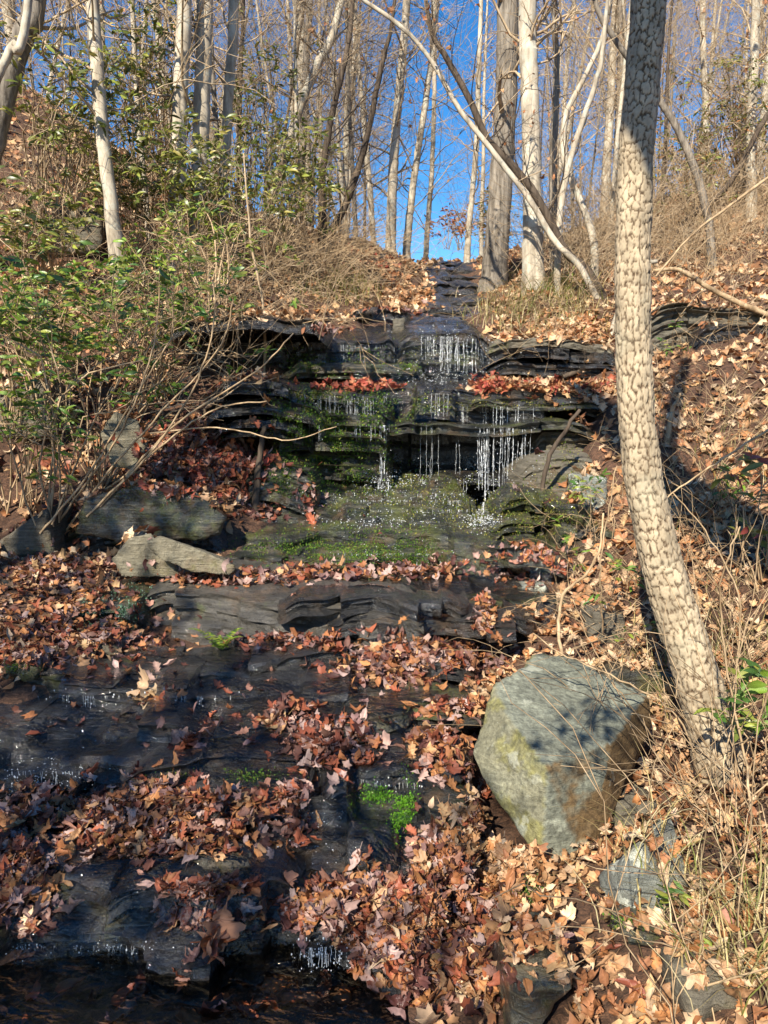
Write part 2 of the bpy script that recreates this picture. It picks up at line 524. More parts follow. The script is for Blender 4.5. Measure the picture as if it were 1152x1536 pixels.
# ------------------------------------------------------------------ rock slabs of the stream bed
streambed = thing('streambed', None, None)
tag(streambed, kind='structure')
_slab_seed = [0]
def slab(front, z=None, Y=None, T=0.15, D=0.6, tilt=0.06, mat=None, batter=0.0, rough=0.013, strata=0.034, name='rock_slab', parent=streambed, step=0.026, crown=0.015, bottom_in=0.0):
    """one layer of bedrock: front edge through the given points, D deep, T thick"""
    _slab_seed[0] += 1
    sd_ = _slab_seed[0] * 7.31
    pts = [(atz(px, py, z) if Y is None else at(px, py, Y)) for px, py in front]
    pts = np.array([tuple(p) for p in pts])
    length = np.linalg.norm(np.diff(pts[:, :2], axis=0), axis=1).sum()
    n = int(np.clip(length / step, 14, 130))
    fr = smooth_path(pts, n)
    u = np.linspace(0, 1, n)
    s = u * length
    e = fbm(np.stack([s * 2.3, np.full(n, sd_), np.zeros(n)], 1), 4)
    fr[:, 1] += e * 0.045
    jr = np.random.default_rng(int(sd_ * 37))
    bx = np.cumsum(jr.uniform(.10, .42, int(length / .1) + 3)); by = jr.normal(0, .05, len(bx)); bz = jr.normal(0, .007, len(bx)); bs = jr.normal(0, .25, len(bx))
    bi = np.minimum(np.searchsorted(bx, s), len(bx) - 1)          # which joint-bounded block each column belongs to
    fr[:, 1] += by[bi] + (s - bx[bi]) * bs[bi] * .5
    fr[:, 2] += bz[bi]
    D_ = D * (1 + 0.25 * fbm(np.stack([s * 1.1, np.full(n, sd_ + 50), np.zeros(n)], 1), 2))
    endt = np.clip(np.minimum(u, 1 - u) / 0.06, 0, 1) ** 0.5        # ends rounded back
    fr[:, 1] += (1 - endt) * 0.14
    sink = np.clip(np.minimum(u, 1 - u) / 0.14, 0, 1); sink = 1 - sink * sink * (3 - 2 * sink)
    fr[:, 2] -= sink * min(T, .10) * 0.75
    fr[:, 2] += fbm(np.stack([s * 1.8, np.full(n, sd_ + 9), np.zeros(n)], 1), 3) * 0.022
    m = int(np.clip(D / 0.045, 5, 20))
    Lv = int(np.clip(T / 0.016, 5, 22))
    secs = []
    vt = np.linspace(1, 0, m) ** 1.3
    for k in range(m):
        v_ = vt[k]
        P = fr.copy()
        P[:, 1] += v_ * D_
        P[:, 0] *= 1 + 0.0 * v_
        P[:, 2] += tilt * v_ * D_ + crown * math.sin(PI * min(1, v_ * 1.2)) - (0.003 if v_ == 0 else 0)
        P[:, 2] += fbm(np.stack([P[:, 0] * 3, P[:, 1] * 5, np.full(n, sd_)], 1), 5, .62) * rough * 1.35
        stp = fbm(np.stack([P[:, 0] * 1.6, P[:, 1] * 3.5, np.full(n, sd_ + 3)], 1), 3)
        P[:, 2] += np.round(stp * 3) / 3 * rough * 1.1 * (v_ > .02)
        secs.append(P)
    off = 0
    bands = np.cumsum(np.abs(np.random.default_rng(int(sd_ * 100)).normal(0, 1, Lv)) > 0.8)
    for k in range(1, Lv + 1):
        f = k / Lv
        P = fr.copy()
        band = bands[k - 1]
        o = fbm(np.stack([s * 1.7, np.full(n, band * 3.7 + sd_), np.full(n, 2.0)], 1), 3) * strata * 1.2 + jr.normal(0, .3, 1)[0] * 0 + (np.random.default_rng(int(sd_ * 11 + band * 5)).normal(0, .55)) * strata
        o2 = fbm(np.stack([s * 14, np.full(n, k * 0.9 + sd_), np.full(n, 7.0)], 1), 2) * strata * 0.45
        P[:, 1] += o + o2 - batter * f * T + bottom_in * f
        P[:, 2] += -f * T + fbm(np.stack([s * 2, np.full(n, sd_), np.full(n, 3.3)], 1), 2) * 0.015 * (1 - abs(2 * f - 1)) - 0.003 * (1 - f)
        secs.append(P)
    for k in (0.4, 1.0):
        P = fr.copy()
        P[:, 1] += k * D_ + bottom_in * (1 - k)
        P[:, 2] += -T + tilt * k * D_ * 0.5
        secs.append(P)
    V = np.stack(secs, 1)                      # n x K x 3
    K = V.shape[1]
    i = np.arange(n - 1)[:, None] * K
    j = np.arange(K)[None, :]
    j2 = (j + 1) % K
    q = np.stack([i + j, i + K + j, i + K + j2, i + j2], -1).reshape(-1, 4)
    # end caps
    c0 = V[0].mean(0); c1 = V[-1].mean(0)
    VV = np.vstack([V.reshape(-1, 3), c0, c1])
    t = [[(k + 1) % K, n * K, k] for k in range(K)] + [[(n - 1) * K + k, n * K + 1, (n - 1) * K + (k + 1) % K] for k in range(K)]
    b_ = MB(); b_.add(VV, q, t)
    o = build(name, b_, mat or M_WET, parent, sharp=28)
    SOLID.append((VV, q)); SOLID.append((VV, np.array(t)))
    return o

# foreground shelves, from the pool upward
slab([(-330, 1415), (60, 1408), (200, 1420), (330, 1412), (430, 1405), (520, 1432), (600, 1462), (680, 1480)], z=.06, T=.16, D=.55, mat=M_WET)
slab([(-330, 1345), (80, 1338), (180, 1350), (260, 1352), (340, 1372)], z=.12, T=.13, D=.5, mat=M_WETMOSS)
slab([(430, 1290), (500, 1300), (560, 1312), (640, 1322), (720, 1330)], z=.13, T=.2, D=.5)
slab([(440, 1205), (480, 1198), (540, 1210)], z=.235, T=.2, D=.4, batter=.7, rough=.04)
slab([(-330, 1215), (60, 1215), (160, 1225), (300, 1240), (420, 1235)], z=.17, T=.16, D=.5)
slab([(-330, 1150), (60, 1152), (150, 1165), (260, 1160), (350, 1168), (440, 1172), (520, 1165), (580, 1168), (640, 1172), (720, 1195)], z=.27, T=.16, D=.6)
slab([(520, 1215), (580, 1218), (650, 1225), (730, 1245)], z=.2, T=.22, D=.5, mat=M_WETMOSS)
slab([(270, 1112), (400, 1106), (500, 1110), (560, 1118), (700, 1125)], z=.305, T=.1, D=.5)
slab([(-330, 1100), (80, 1098), (200, 1094), (330, 1092), (420, 1096)], z=.315, T=.1, D=.5)
slab([(20, 1037), (130, 1041), (250, 1039), (360, 1043), (470, 1038), (560, 1041), (640, 1037), (730, 1042)], z=.372, T=.1, D=.6)
slab([(340, 1012), (430, 1006), (520, 1000), (640, 1004), (720, 1000)], z=.40, T=.06, D=.5)
# long pale face on the left of the shelf, and the smooth wet sheet beside it
slab([(185, 892), (250, 886), (330, 890), (400, 900), (470, 908), (540, 916), (600, 922), (660, 926)], z=.60, T=.26, D=.7, strata=.05, mat=rock_mat('brown grey ledge stone', (0.03, 0.028, 0.024), (0.09, 0.082, 0.068), (0.20, 0.18, 0.145), moss=0.25, wet=0.55, rust=0.4), batter=.25)
slab([(90, 915), (130, 908), (180, 905), (215, 912)], z=.56, T=.26, D=.5, strata=.05, mat=M_WETMOSS, batter=.3)
slab([(440, 955), (540, 958), (640, 952), (740, 955), (830, 950), (870, 945)], z=.40, T=.12, D=.95, tilt=.155, crown=.03, rough=.015)
slab([(500, 925), (600, 920), (700, 928)], z=.455, T=.07, D=.7, tilt=.12)
# ledge under the falls
slab([(320, 800), (420, 806), (500, 797), (600, 802), (700, 812), (780, 817), (860, 822)], z=.75, T=.12, D=.6, mat=M_WETMOSS, strata=.045)
slab([(300, 830), (420, 832), (540, 830), (660, 832), (760, 840)], z=.655, T=.16, D=.6, mat=M_WETMOSS, strata=.05)
slab([(660, 835), (740, 833), (800, 838), (870, 846)], z=.62, T=.08, D=.4)
slab([(650, 852), (720, 850), (800, 858)], z=.57, T=.06, D=.4)
# mossy steps the falls land on
slab([(480, 785), (560, 778), (640, 780), (740, 785), (790, 790)], z=.80, T=.07, D=.6, mat=M_WETMOSS, batter=.6)
slab([(490, 765), (560, 758), (650, 760), (730, 768)], z=.87, T=.09, D=.6, mat=M_WETMOSS, batter=.8)
slab([(500, 742), (570, 735), (650, 738), (720, 748)], z=.955, T=.1, D=.6, mat=M_WETMOSS, batter=.9)
slab([(540, 722), (600, 716), (660, 720), (700, 728)], z=1.03, T=.1, D=.6, mat=M_WETMOSS, batter=.8)
slab([(735, 782), (790, 776), (850, 782)], z=.86, T=.06, D=.4, mat=M_WETMOSS)
slab([(740, 765), (800, 757), (860, 765)], z=.93, T=.06, D=.45, mat=M_WETMOSS)
slab([(755, 748), (800, 742), (850, 748)], z=1.0, T=.06, D=.45, mat=M_WETMOSS)
# lip below the black hollow, the hollow's cheeks and its roof
slab([(660, 712), (700, 714), (760, 717), (850, 712)], Y=5.75, T=.07, D=.75, tilt=0)
slab([(585, 632), (650, 637), (740, 641), (835, 634), (905, 640)], Y=5.85, T=.07, D=1.2, tilt=.02, mat=M_WETMOSS, strata=.05)
slab([(800, 648), (850, 652), (905, 655)], Y=6.0, T=.42, D=.6, batter=.2, strata=.06, mat=M_BANK)
slab([(600, 602), (660, 600), (740, 606), (830, 602)], Y=6.1, T=.16, D=.9, mat=M_WET)
slab([(620, 590), (650, 587), (690, 591)], Y=6.0, T=.17, D=.5, mat=M_WETMOSS)
slab([(700, 603), (760, 606), (840, 605), (915, 600)], Y=6.05, T=.05, D=.9, mat=M_WETMOSS)
slab([(540, 640), (720, 645), (870, 645)], Y=6.5, T=.65, D=.5, mat=M_WET)
slab([(240, 486), (300, 478), (385, 474), (450, 480), (490, 486)], Y=6.45, T=.11, D=1.3, mat=M_WET, strata=.05)
slab([(270, 500), (400, 505), (470, 500)], Y=7.1, T=.4, D=.5, mat=M_WET)
slab([(380, 735), (440, 730), (500, 742), (540, 752)], Y=5.6, T=.16, D=.7, mat=M_WETMOSS, batter=.5)
slab([(380, 765), (440, 762), (520, 775)], Y=5.4, T=.14, D=.6, mat=M_WETMOSS, batter=.5)
# leafy middle terrace
slab([(480, 588), (560, 586), (640, 582), (740, 586), (830, 592), (920, 596)], Y=6.2, T=.12, D=1.0, tilt=.12, mat=M_WET)
# mossy wall left of the hollow
slab([(400, 585), (450, 578), (520, 590), (590, 600)], Y=6.0, T=.22, D=.8, mat=M_WETMOSS, strata=.07, batter=.2)
slab([(410, 628), (470, 622), (540, 626), (585, 630)], Y=5.95, T=.26, D=.7, mat=M_WETMOSS, strata=.08, batter=.2)
slab([(405, 678), (470, 672), (540, 676), (590, 684)], Y=5.9, T=.25, D=.7, mat=M_WETMOSS, strata=.09, batter=.35)
# slanting layers at far left of the falls
slab([(300, 585), (360, 575), (420, 580), (470, 592)], Y=5.75, T=.09, D=.9, mat=M_WET, strata=.06)
slab([(300, 605), (370, 598), (440, 605), (490, 622)], Y=5.7, T=.12, D=.9, mat=M_WET, strata=.06)
slab([(310, 634), (370, 630), (430, 636), (470, 650)], Y=5.68, T=.12, D=.9, mat=M_WET, strata=.07)
slab([(360, 700), (400, 690), (450, 705), (480, 725)], Y=5.5, T=.3, D=.6, mat=M_WETMOSS, strata=.05, batter=.3)
# upper fall and its flat top
slab([(430, 516), (510, 513), (560, 511), (598, 510)], Y=6.95, T=.24, D=1.6, tilt=.2, strata=.05)
slab([(592, 502), (650, 500), (700, 501), (738, 505)], Y=7.0, T=.12, D=1.8, tilt=.2, mat=M_WET, strata=.04)
slab([(590, 523), (650, 522), (735, 525)], Y=7.05, T=.26, D=1.0, mat=M_WETMOSS, strata=.05)
slab([(425, 548), (500, 546), (600, 550), (640, 553)], Y=6.75, T=.12, D=.7, mat=M_WETMOSS, strata=.05)
for k, (py, hh) in enumerate(((508, .07), (523, .09), (541, .12))):
    slab([(728, py + 2), (800, py + 1), (870, py + 4), (930, py + 8)], Y=6.95 + .03 * k, T=hh, D=1.0, mat=M_BANK if k == 0 else M_WET, strata=.05)
# the cascade above
for k, (py, Y, x0, x1) in enumerate(((474, 8.6, 610, 735), (462, 9.2, 640, 730), (448, 9.9, 645, 725), (436, 10.7, 648, 722), (424, 11.5, 650, 718), (412, 12.4, 650, 712), (402, 13.4, 648, 708), (394, 14.4, 646, 705))):
    slab([(x0 - 26, py + 9), (x0 + 12, py + 3), ((x0 + x1) / 2, py + 4), (x1, py + 5), (x1 + 22, py + 8)], Y=Y, T=.16, D=1.7, tilt=.2, strata=.09, step=.05, rough=.04)
slab([(520, 468), (570, 465), (625, 470)], Y=8.7, T=.1, D=.8, tilt=.1)
# banks
slab([(90, 770), (160, 758), (240, 752), (300, 760), (350, 785)], Y=5.05, T=.3, D=.7, mat=M_WETMOSS, strata=.05, batter=.3)
slab([(110, 800), (200, 790), (280, 795), (350, 805)], Y=4.95, T=.2, D=.6, mat=M_WET, strata=.05, batter=.2)
slab([(960, 462), (1040, 455), (1110, 462), (1200, 465)], Y=6.95, T=.38, D=1.3, mat=M_BANK, strata=.06, batter=.15)
slab([(1040, 492), (1110, 487), (1200, 492)], Y=6.8, T=.22, D=.7, mat=M_WET, strata=.05)
slab([(770, 705), (830, 690), (880, 690), (920, 700)], Y=5.55, T=.35, D=.6, mat=M_BANK, strata=.06, batter=.5)
slab([(800, 735), (860, 728), (910, 740)], Y=5.3, T=.25, D=.5, mat=M_BANK, strata=.05, batter=.5)
slab([(830, 790), (880, 780), (930, 795)], Y=4.9, T=.2, D=.5, mat=M_WETMOSS, strata=.05, batter=.5)

# thin broken layers lying on the lower shelves
_sb = BVHTree.FromPolygons([tuple(p) for V_, f_ in SOLID for p in V_], [tuple(int(a) + o_ for a in r_) for (V_, f_), o_ in zip(SOLID, np.cumsum([0] + [len(V_) for V_, _ in SOLID])) for r_ in f_])
_tr = np.random.default_rng(15)
for (cx, cy, wd) in ((120, 1070, 260), (330, 1064, 240), (470, 1078, 200), (620, 1060, 170), (200, 1012, 260), (560, 985, 220), (120, 1125, 260), (360, 1138, 240), (600, 1145, 160), (100, 1185, 240), (330, 1200, 260), (470, 1258, 160), (600, 1275, 160), (120, 1290, 260), (300, 1318, 200), (160, 1378, 300), (420, 1362, 220), (560, 1395, 160), (650, 930, 220), (760, 908, 170), (560, 895, 200), (450, 985, 200), (60, 1020, 200)):
    p_ = _sb.ray_cast(Vector((0, 0, EYE)), ray(cx, cy).normalized())[0]
    if p_ is None: continue
    T_ = _tr.uniform(.025, .05)
    xs_ = np.linspace(-.5, .5, 5)
    slab([(cx + wd * a, cy + _tr.normal(0, 5) + 4 * abs(a)) for a in xs_ * 1.5], z=p_.z + T_ * .7, T=T_ + .03, D=_tr.uniform(.25, .45), tilt=.0, rough=.006, mat=M_WETMOSS if _tr.uniform() < .3 else M_WET, crown=.004, step=.016)

# ------------------------------------------------------------------ loose rocks
def hull_planes(pts):
    bm = bmesh.new()
    for p in pts: bm.verts.new(p)
    bmesh.ops.convex_hull(bm, input=bm.verts)
    bm.normal_update()
    c = sum((Vector(p) for p in pts), Vector()) / len(pts)
    N, D = [], []
    for f in bm.faces:
        n_ = f.normal.copy()
        d_ = n_.dot(f.calc_center_median() - c)
        if d_ < 0: n_, d_ = -n_, -d_
        if f.calc_area() > 1e-6: N.append(tuple(n_)); D.append(max(d_, 1e-3))
    bm.free()
    return np.array(c), np.array(N), np.array(D)
_ico = {}
def ico(sub):
    if sub not in _ico:
        bm = bmesh.new()
        bmesh.ops.create_icosphere(bm, subdivisions=sub, radius=1)
        _ico[sub] = (np.array([v.co[:] for v in bm.verts]), np.array([[v.index for v in f.verts] for f in bm.faces]))
        bm.free()
    return _ico[sub]
def rock(pts, mat, name, label, cat, sub=5, soft=40.0, amp=0.02, layer=None, group=None, solid=True, parent=None, seed=0, colf=None, layamp=.16):
    c, N, D = hull_planes(pts)
    d, t = ico(sub)
    g_ = (d @ N.T) / D[None]
    g_ = np.maximum(g_, 1e-6)
    inv = (g_ ** soft).sum(1) ** (1 / soft)
    V = d / inv[:, None]
    size = D.mean()
    nz = fbm(V * (1.6 / size) + seed, 5, 0.55)
    V = V * (1 + nz[:, None] * amp / size * 1.0)
    if layer is not None:          # thin layering along an axis
        ax = np.array(layer) / np.linalg.norm(layer)
        h = V @ ax
        st = fbm(np.stack([h * 60 / (size * 4), np.full(len(h), seed + 1.5), (V @ np.cross(ax, [0.3, 0.2, 1])) * 1.5], 1), 3)
        V = V + d * (st * amp * layamp)[:, None]
    V = V + c
    base = Vector((c[0], c[1], V[:, 2].min()))
    b_ = MB(); b_.add(V - np.array(base), None, t, colf(V, N[np.argmax(g_, axis=1)]) if colf else None)
    o = build(name, b_, mat, parent)
    o.location = base
    if label: tag(o, label, cat, group)
    if solid: SOLID.append((V, t))
    return o

def on_top(px, py):          # a point of the boulder's flat tilted top
    d = ray(px, py); k = d.z / d.y; x_ = d.x / d.y
    Y = (EYE - .50 + .81 - .048) / (.30 - k - .08 * x_)
    return at(px, py, Y)
bp = [on_top(805, 978), on_top(852, 983), on_top(970, 1042), on_top(742, 1030), on_top(768, 1085), on_top(819, 1150), on_top(920, 1113),
      at(711, 1130, 2.62), at(742, 1200, 2.50), at(812, 1292, 2.33), at(872, 1306, 2.36), at(909, 1245, 2.45), at(944, 1165, 2.62), at(976, 1085, 2.78),
      at(770, 1200, 3.1), at(940, 1180, 3.05), at(850, 1330, 2.6)]
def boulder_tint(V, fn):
    """grey top, mossy left flank, brown right flank and a brown patch low on the front"""
    g_ = np.array([.205, .215, .165]); fl = np.array([.23, .22, .145]); moss_ = np.array([.23, .215, .08]); brown_ = np.array([.15, .09, .035])
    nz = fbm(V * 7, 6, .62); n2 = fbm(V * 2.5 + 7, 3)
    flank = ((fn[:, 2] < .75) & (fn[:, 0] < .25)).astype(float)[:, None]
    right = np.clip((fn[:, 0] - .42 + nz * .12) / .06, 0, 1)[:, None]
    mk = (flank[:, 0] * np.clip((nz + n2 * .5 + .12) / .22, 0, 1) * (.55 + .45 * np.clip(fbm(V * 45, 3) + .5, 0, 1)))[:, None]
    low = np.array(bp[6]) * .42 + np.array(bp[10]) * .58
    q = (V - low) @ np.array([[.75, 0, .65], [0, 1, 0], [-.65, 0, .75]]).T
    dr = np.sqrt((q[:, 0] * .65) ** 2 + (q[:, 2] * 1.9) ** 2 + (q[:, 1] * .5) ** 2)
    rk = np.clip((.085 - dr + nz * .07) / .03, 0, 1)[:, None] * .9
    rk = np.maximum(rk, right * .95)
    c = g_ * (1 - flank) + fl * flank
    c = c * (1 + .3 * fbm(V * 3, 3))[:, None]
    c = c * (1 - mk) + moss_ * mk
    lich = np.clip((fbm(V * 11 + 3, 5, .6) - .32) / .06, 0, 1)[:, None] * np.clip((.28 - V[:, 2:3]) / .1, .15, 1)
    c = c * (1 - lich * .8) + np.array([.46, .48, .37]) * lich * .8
    return np.clip(c * (1 - rk) + brown_ * rk, .01, .9)
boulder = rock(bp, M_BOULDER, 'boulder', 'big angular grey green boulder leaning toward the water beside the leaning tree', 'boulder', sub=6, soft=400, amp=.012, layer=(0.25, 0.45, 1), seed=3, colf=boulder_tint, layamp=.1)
def make_bvh():
    vs, fs, n0 = [], [], 0
    for V, f in SOLID:
        vs.append(V); fs += [tuple(int(a) + n0 for a in r) for r in f]; n0 += len(V)
    V = np.concatenate(vs)
    return BVHTree.FromPolygons([tuple(p) for p in V], fs)
_bv0 = make_bvh()
def seat(px, py, Y):
    """distance of the solid surface seen at a pixel, if it is close to the estimate"""
    p = _bv0.ray_cast(Vector((0, 0, EYE)), ray(px, py).normalized())[0]
    return p.y if p is not None and abs(p.y - Y) < 0.35 * Y else Y
def pxrock(c, wpx, hpx, Y, dpt, mat, name, label, cat, seed, slant=0.0, sub=4, amp=.014, group=None, tilt=0.0):
    """rock seen wpx by hpx at pixel c, dpt deep, standing at distance Y"""
    r = np.random.default_rng(seed)
    Y = seat(c[0], c[1] + hpx * 0.38, Y) + dpt * 0.2
    ctr = at(c[0], c[1], Y)
    W, H = pxsize(wpx, Y) / 2, pxsize(hpx, Y) / 2
    pts = []
    for k in range(16):
        sx, sy, sz = r.choice([-1, 1], 3) * r.uniform(.72, 1.0, 3)
        pts.append(ctr + Vector((sx * W + slant * sz * W, sy * dpt / 2, sz * H - tilt * sx * W)))
    return rock(pts, mat, name, label, cat, sub=sub, amp=amp, layer=(slant * .3, .1, 1), group=group, seed=seed)
pxrock((968, 1305), 125, 130, 2.2, .26, M_STONE, 'stone', 'grey blue stone with white lichen patch right of the big boulder', 'stone', 11)
pxrock((945, 1212), 75, 50, 2.5, .16, M_BANK, 'stone', 'small tan stone half buried in leaves between boulder and leaning tree', 'stone', 12)
pxrock((955, 1392), 70, 40, 2.0, .14, M_WETMOSS, 'stone', 'flat moss topped stone in the leaves below the grey blue stone', 'stone', 13)
pxrock((790, 1345), 80, 80, 2.15, .2, M_WETMOSS, 'stone', 'dark mossy block just below the foot of the big boulder', 'stone', 14)
pxrock((800, 1470), 110, 150, 1.9, .3, M_WETMOSS, 'stone', 'long dark stone buried in leaves at the pool edge', 'stone', 15)
def outline_rock(front, Y, dpt, mat, name, label, cat, seed, dy=0.0, amp=.01):
    """angular stone whose near face has the given outline; the far face is the same, a little smaller and dpt behind"""
    c_ = np.mean(front, axis=0)
    pts = [at(px, py, Y + dy * k) for k, (px, py) in enumerate(front)]
    pts += [at(c_[0] + (px - c_[0]) * .86, c_[1] + (py - c_[1]) * .7 - 6, Y + dpt) for px, py in front]
    return rock(pts, mat, name, label, cat, sub=5, soft=160, amp=amp, layer=(.5, .1, 1), seed=seed, layamp=.1)
M_TAN = rock_mat('tan split stone', (0.14, 0.12, 0.08), (0.30, 0.27, 0.19), (0.46, 0.42, 0.31), moss=0.3, mosscol=(0.16, 0.15, 0.04), wet=0.05, rust=0.4)
outline_rock([(222, 812), (240, 803), (300, 826), (352, 848), (350, 862), (290, 858), (232, 834)], 4.05, .22, M_TAN, 'rock_plank', 'long tan slab tilted over the pale ledge on the left', 'rock', 16)
outline_rock([(168, 838), (196, 806), (226, 800), (258, 846), (274, 866), (182, 866)], 4.22, .26, M_TAN, 'stone', 'angular stone propping the tilted tan slab', 'stone', 17)
outline_rock([(150, 650), (172, 616), (205, 630), (222, 668), (206, 706), (168, 700)], 4.95, .35, M_TAN, 'boulder', 'sunlit grey boulder behind the left laurel stems', 'boulder', 18)
outline_rock([(110, 800), (130, 745), (200, 728), (290, 738), (345, 775), (330, 806), (200, 815)], 4.75, .5, M_WETMOSS, 'boulder', 'wide mossy rock shelf under the leaf slope on the left', 'boulder', 19, amp=.02)
pxrock((35, 615), 120, 90, 6.0, .5, M_BANK, 'boulder', 'mossy rounded boulder on the left edge under green leaves', 'boulder', 19)
pxrock((40, 790), 130, 80, 4.8, .5, M_BANK, 'boulder', 'low brown rock at the foot of the laurel on the left edge', 'boulder', 20)
pxrock((130, 355), 75, 75, 9.0, .6, M_BANK, 'boulder', 'dark squarish rock in the upper left bank among brambles', 'boulder', 21)
pxrock((598, 490), 18, 24, 7.1, .14, M_BANK, 'stone', 'small upright block standing in the flow above the upper fall', 'stone', 22, sub=3)
pxrock((545, 467), 45, 12, 8.6, .25, M_WET, 'stone', 'flat wet stone lying behind the small upright block', 'stone', 23, sub=3)
pxrock((330, 1290), 105, 34, 2.38, .14, M_BANK, 'stone', 'long flat pale edged stone below the foreground leaf heap', 'stone', 24, tilt=.12)
pxrock((340, 965), 40, 18, 3.5, .1, M_BANK, 'stone', 'small flat stone below the fern in the shaded shelf', 'stone', 25, sub=3)
pxrock((165, 972), 40, 24, 3.55, .1, M_BANK, 'stone', 'pale square pebble in leaves at left under the mossy ledge', 'stone', 26, sub=3)
pxrock((40, 998), 60, 34, 3.3, .16, M_WETMOSS, 'stone', 'mossy green stone among the leaves at the left edge', 'stone', 27, sub=3)
pxrock((1025, 355), 26, 24, 9.5, .2, M_STONE, 'stone', 'pale lichen stone on the upper right slope', 'stone', 28, sub=3)
pxrock((905, 935), 60, 50, 3.8, .2, M_BANK, 'stone', 'cracked tan stone in the bank behind the big boulder', 'stone', 29)
pxrock((960, 1010), 150, 40, 3.3, .3, M_WETMOSS, 'stone', 'wide olive stone between boulder top and leaning tree', 'stone', 30)
pxrock((850, 770), 70, 40, 5.0, .3, M_WETMOSS, 'stone', 'moss covered block at right end of the falls base', 'stone', 31)
pxrock((880, 740), 50, 60, 5.2, .3, M_STONE, 'stone', 'grey stone in the right bank under the green seedling', 'stone', 32)
pxrock((800, 880), 40, 14, 4.5, .12, M_STONE, 'stone', 'flat grey pebble on the leaf strip right of the wet sheet', 'stone', 33, sub=3)
pxrock((1045, 1480), 90, 80, 1.72, .2, M_BANK, 'stone', 'yellow brown stone in grass at the bottom right corner', 'stone', 34)
pxrock((560, 1275), 90, 60, 2.42, .2, M_WET, 'stone', 'dark wet block under the bright moss drip', 'stone', 35)

# one search tree of every solid surface
BVH = make_bvh()
CAMP = Vector((0, 0, EYE))
def hit(px, py):
    d = ray(px, py).normalized()
    p, nn, i, dd = BVH.ray_cast(CAMP, d)
    if nn is not None and nn.dot(d) > 0: nn = -nn
    return p, nn
def drop(x, y, ztop=30.0):
    p, nn, i, dd = BVH.ray_cast(Vector((x, y, ztop)), Vector((0, 0, -1)))
    if nn is not None and nn.z < 0: nn = -nn
    return p, nn
#==MORE==
# ------------------------------------------------------------------ the leaning tree with blocky bark
def cells(u, v, nu, seed):
    """F1, F2-F1 and cell id of a jittered grid, wrapping in u (0..nu)"""
    iu = np.floor(u).astype(int); iv = np.floor(v).astype(int)
    best = np.full(u.shape, 9.0); sec = np.full(u.shape, 9.0); cid = np.zeros(u.shape, int)
    for du in (-1, 0, 1):
        for dv in (-2, -1, 0, 1, 2):
            cu, cv = iu + du, iv + dv
            hsh = _h(np.mod(cu, nu), cv & 511, np.full(u.shape, seed))
            jx = .5 + .75 * ((hsh & 255) / 255.0 - .5); jy = .5 + .8 * ((_perm[hsh] & 255) / 255.0 - .5)
            d = np.maximum(np.abs(cu + .1 + .8 * jx - u) * 1.0, 0) ** 2 + ((cv + .05 + .9 * jy - v) * 1.0) ** 2
            d = np.sqrt(d)
            new = d < best
            sec = np.where(new, best, np.minimum(sec, d))
            best = np.where(new, d, best)
            cid = np.where(new, hsh, cid)
    return best, sec - best, cid

def corky_trunk(path, radii, parent):
    P0 = np.array([tuple(p) for p in path])
    L = np.linalg.norm(np.diff(P0, axis=0), axis=1).sum()
    n, sides = int(L / 0.0065), 120
    P = smooth_path(P0, n)
    R = smooth_path(np.array([[r, 0, 0] for r in radii]), n)[:, 0]
    s = np.concatenate([[0], np.cumsum(np.linalg.norm(np.diff(P, axis=0), axis=1))])
    T, A, B = frames(P)
    ang = np.arange(sides) * 2 * PI / sides
    nu = 16
    U = np.tile(ang / (2 * PI) * nu, (n, 1)); V = np.tile((s / 0.044)[:, None], (1, sides))
    q3 = np.stack([np.cos(ang)[None] * 2 + 0 * V, np.sin(ang)[None] * 2 + 0 * V, V * 0.7], -1)
    wob = fbm(q3, 3)
    wob2 = fbm(q3 + 40, 3)
    f1, ed, cid = cells(np.mod(U + wob * .45 + .16 * fbm(q3 * 4, 2), nu), V + wob2 * .5 + .14 * fbm(q3 * 4 + 9, 2), nu, 5)
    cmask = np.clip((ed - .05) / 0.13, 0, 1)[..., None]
    plate = np.clip((ed - .03) / 0.13, 0, 1)
    plate = plate * plate * (3 - 2 * plate)
    fine = fbm(q3 * 5, 3)
    lump = (cid % 17) / 17.0
    hgt = plate * (0.0055 + 0.003 * lump) + fine * 0.0014 + 0.006 * fbm(q3 * .35, 2)
    RR = R[:, None] * (1 + 0 * ang[None]) + hgt - 0.006
    # root flare
    fl = np.clip(1 - s / 0.35, 0, 1)[:, None] ** 2
    RR = RR + fl * (0.03 + 0.035 * np.cos(3 * ang + .7)[None])
    VV = P[:, None] + RR[..., None] * (np.cos(ang)[None, :, None] * A[:, None] + np.sin(ang)[None, :, None] * B[:, None])
    i = np.arange(n - 1)[:, None] * sides
    j = np.arange(sides)[None]
    j2 = (j + 1) % sides
    q = np.stack([i + j, i + j2, i + sides + j2, i + sides + j], -1).reshape(-1, 4)
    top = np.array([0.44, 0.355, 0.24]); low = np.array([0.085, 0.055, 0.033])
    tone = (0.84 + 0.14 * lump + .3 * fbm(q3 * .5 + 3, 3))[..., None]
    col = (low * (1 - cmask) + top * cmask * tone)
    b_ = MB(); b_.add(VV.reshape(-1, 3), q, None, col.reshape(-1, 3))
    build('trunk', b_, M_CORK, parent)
    return P, R

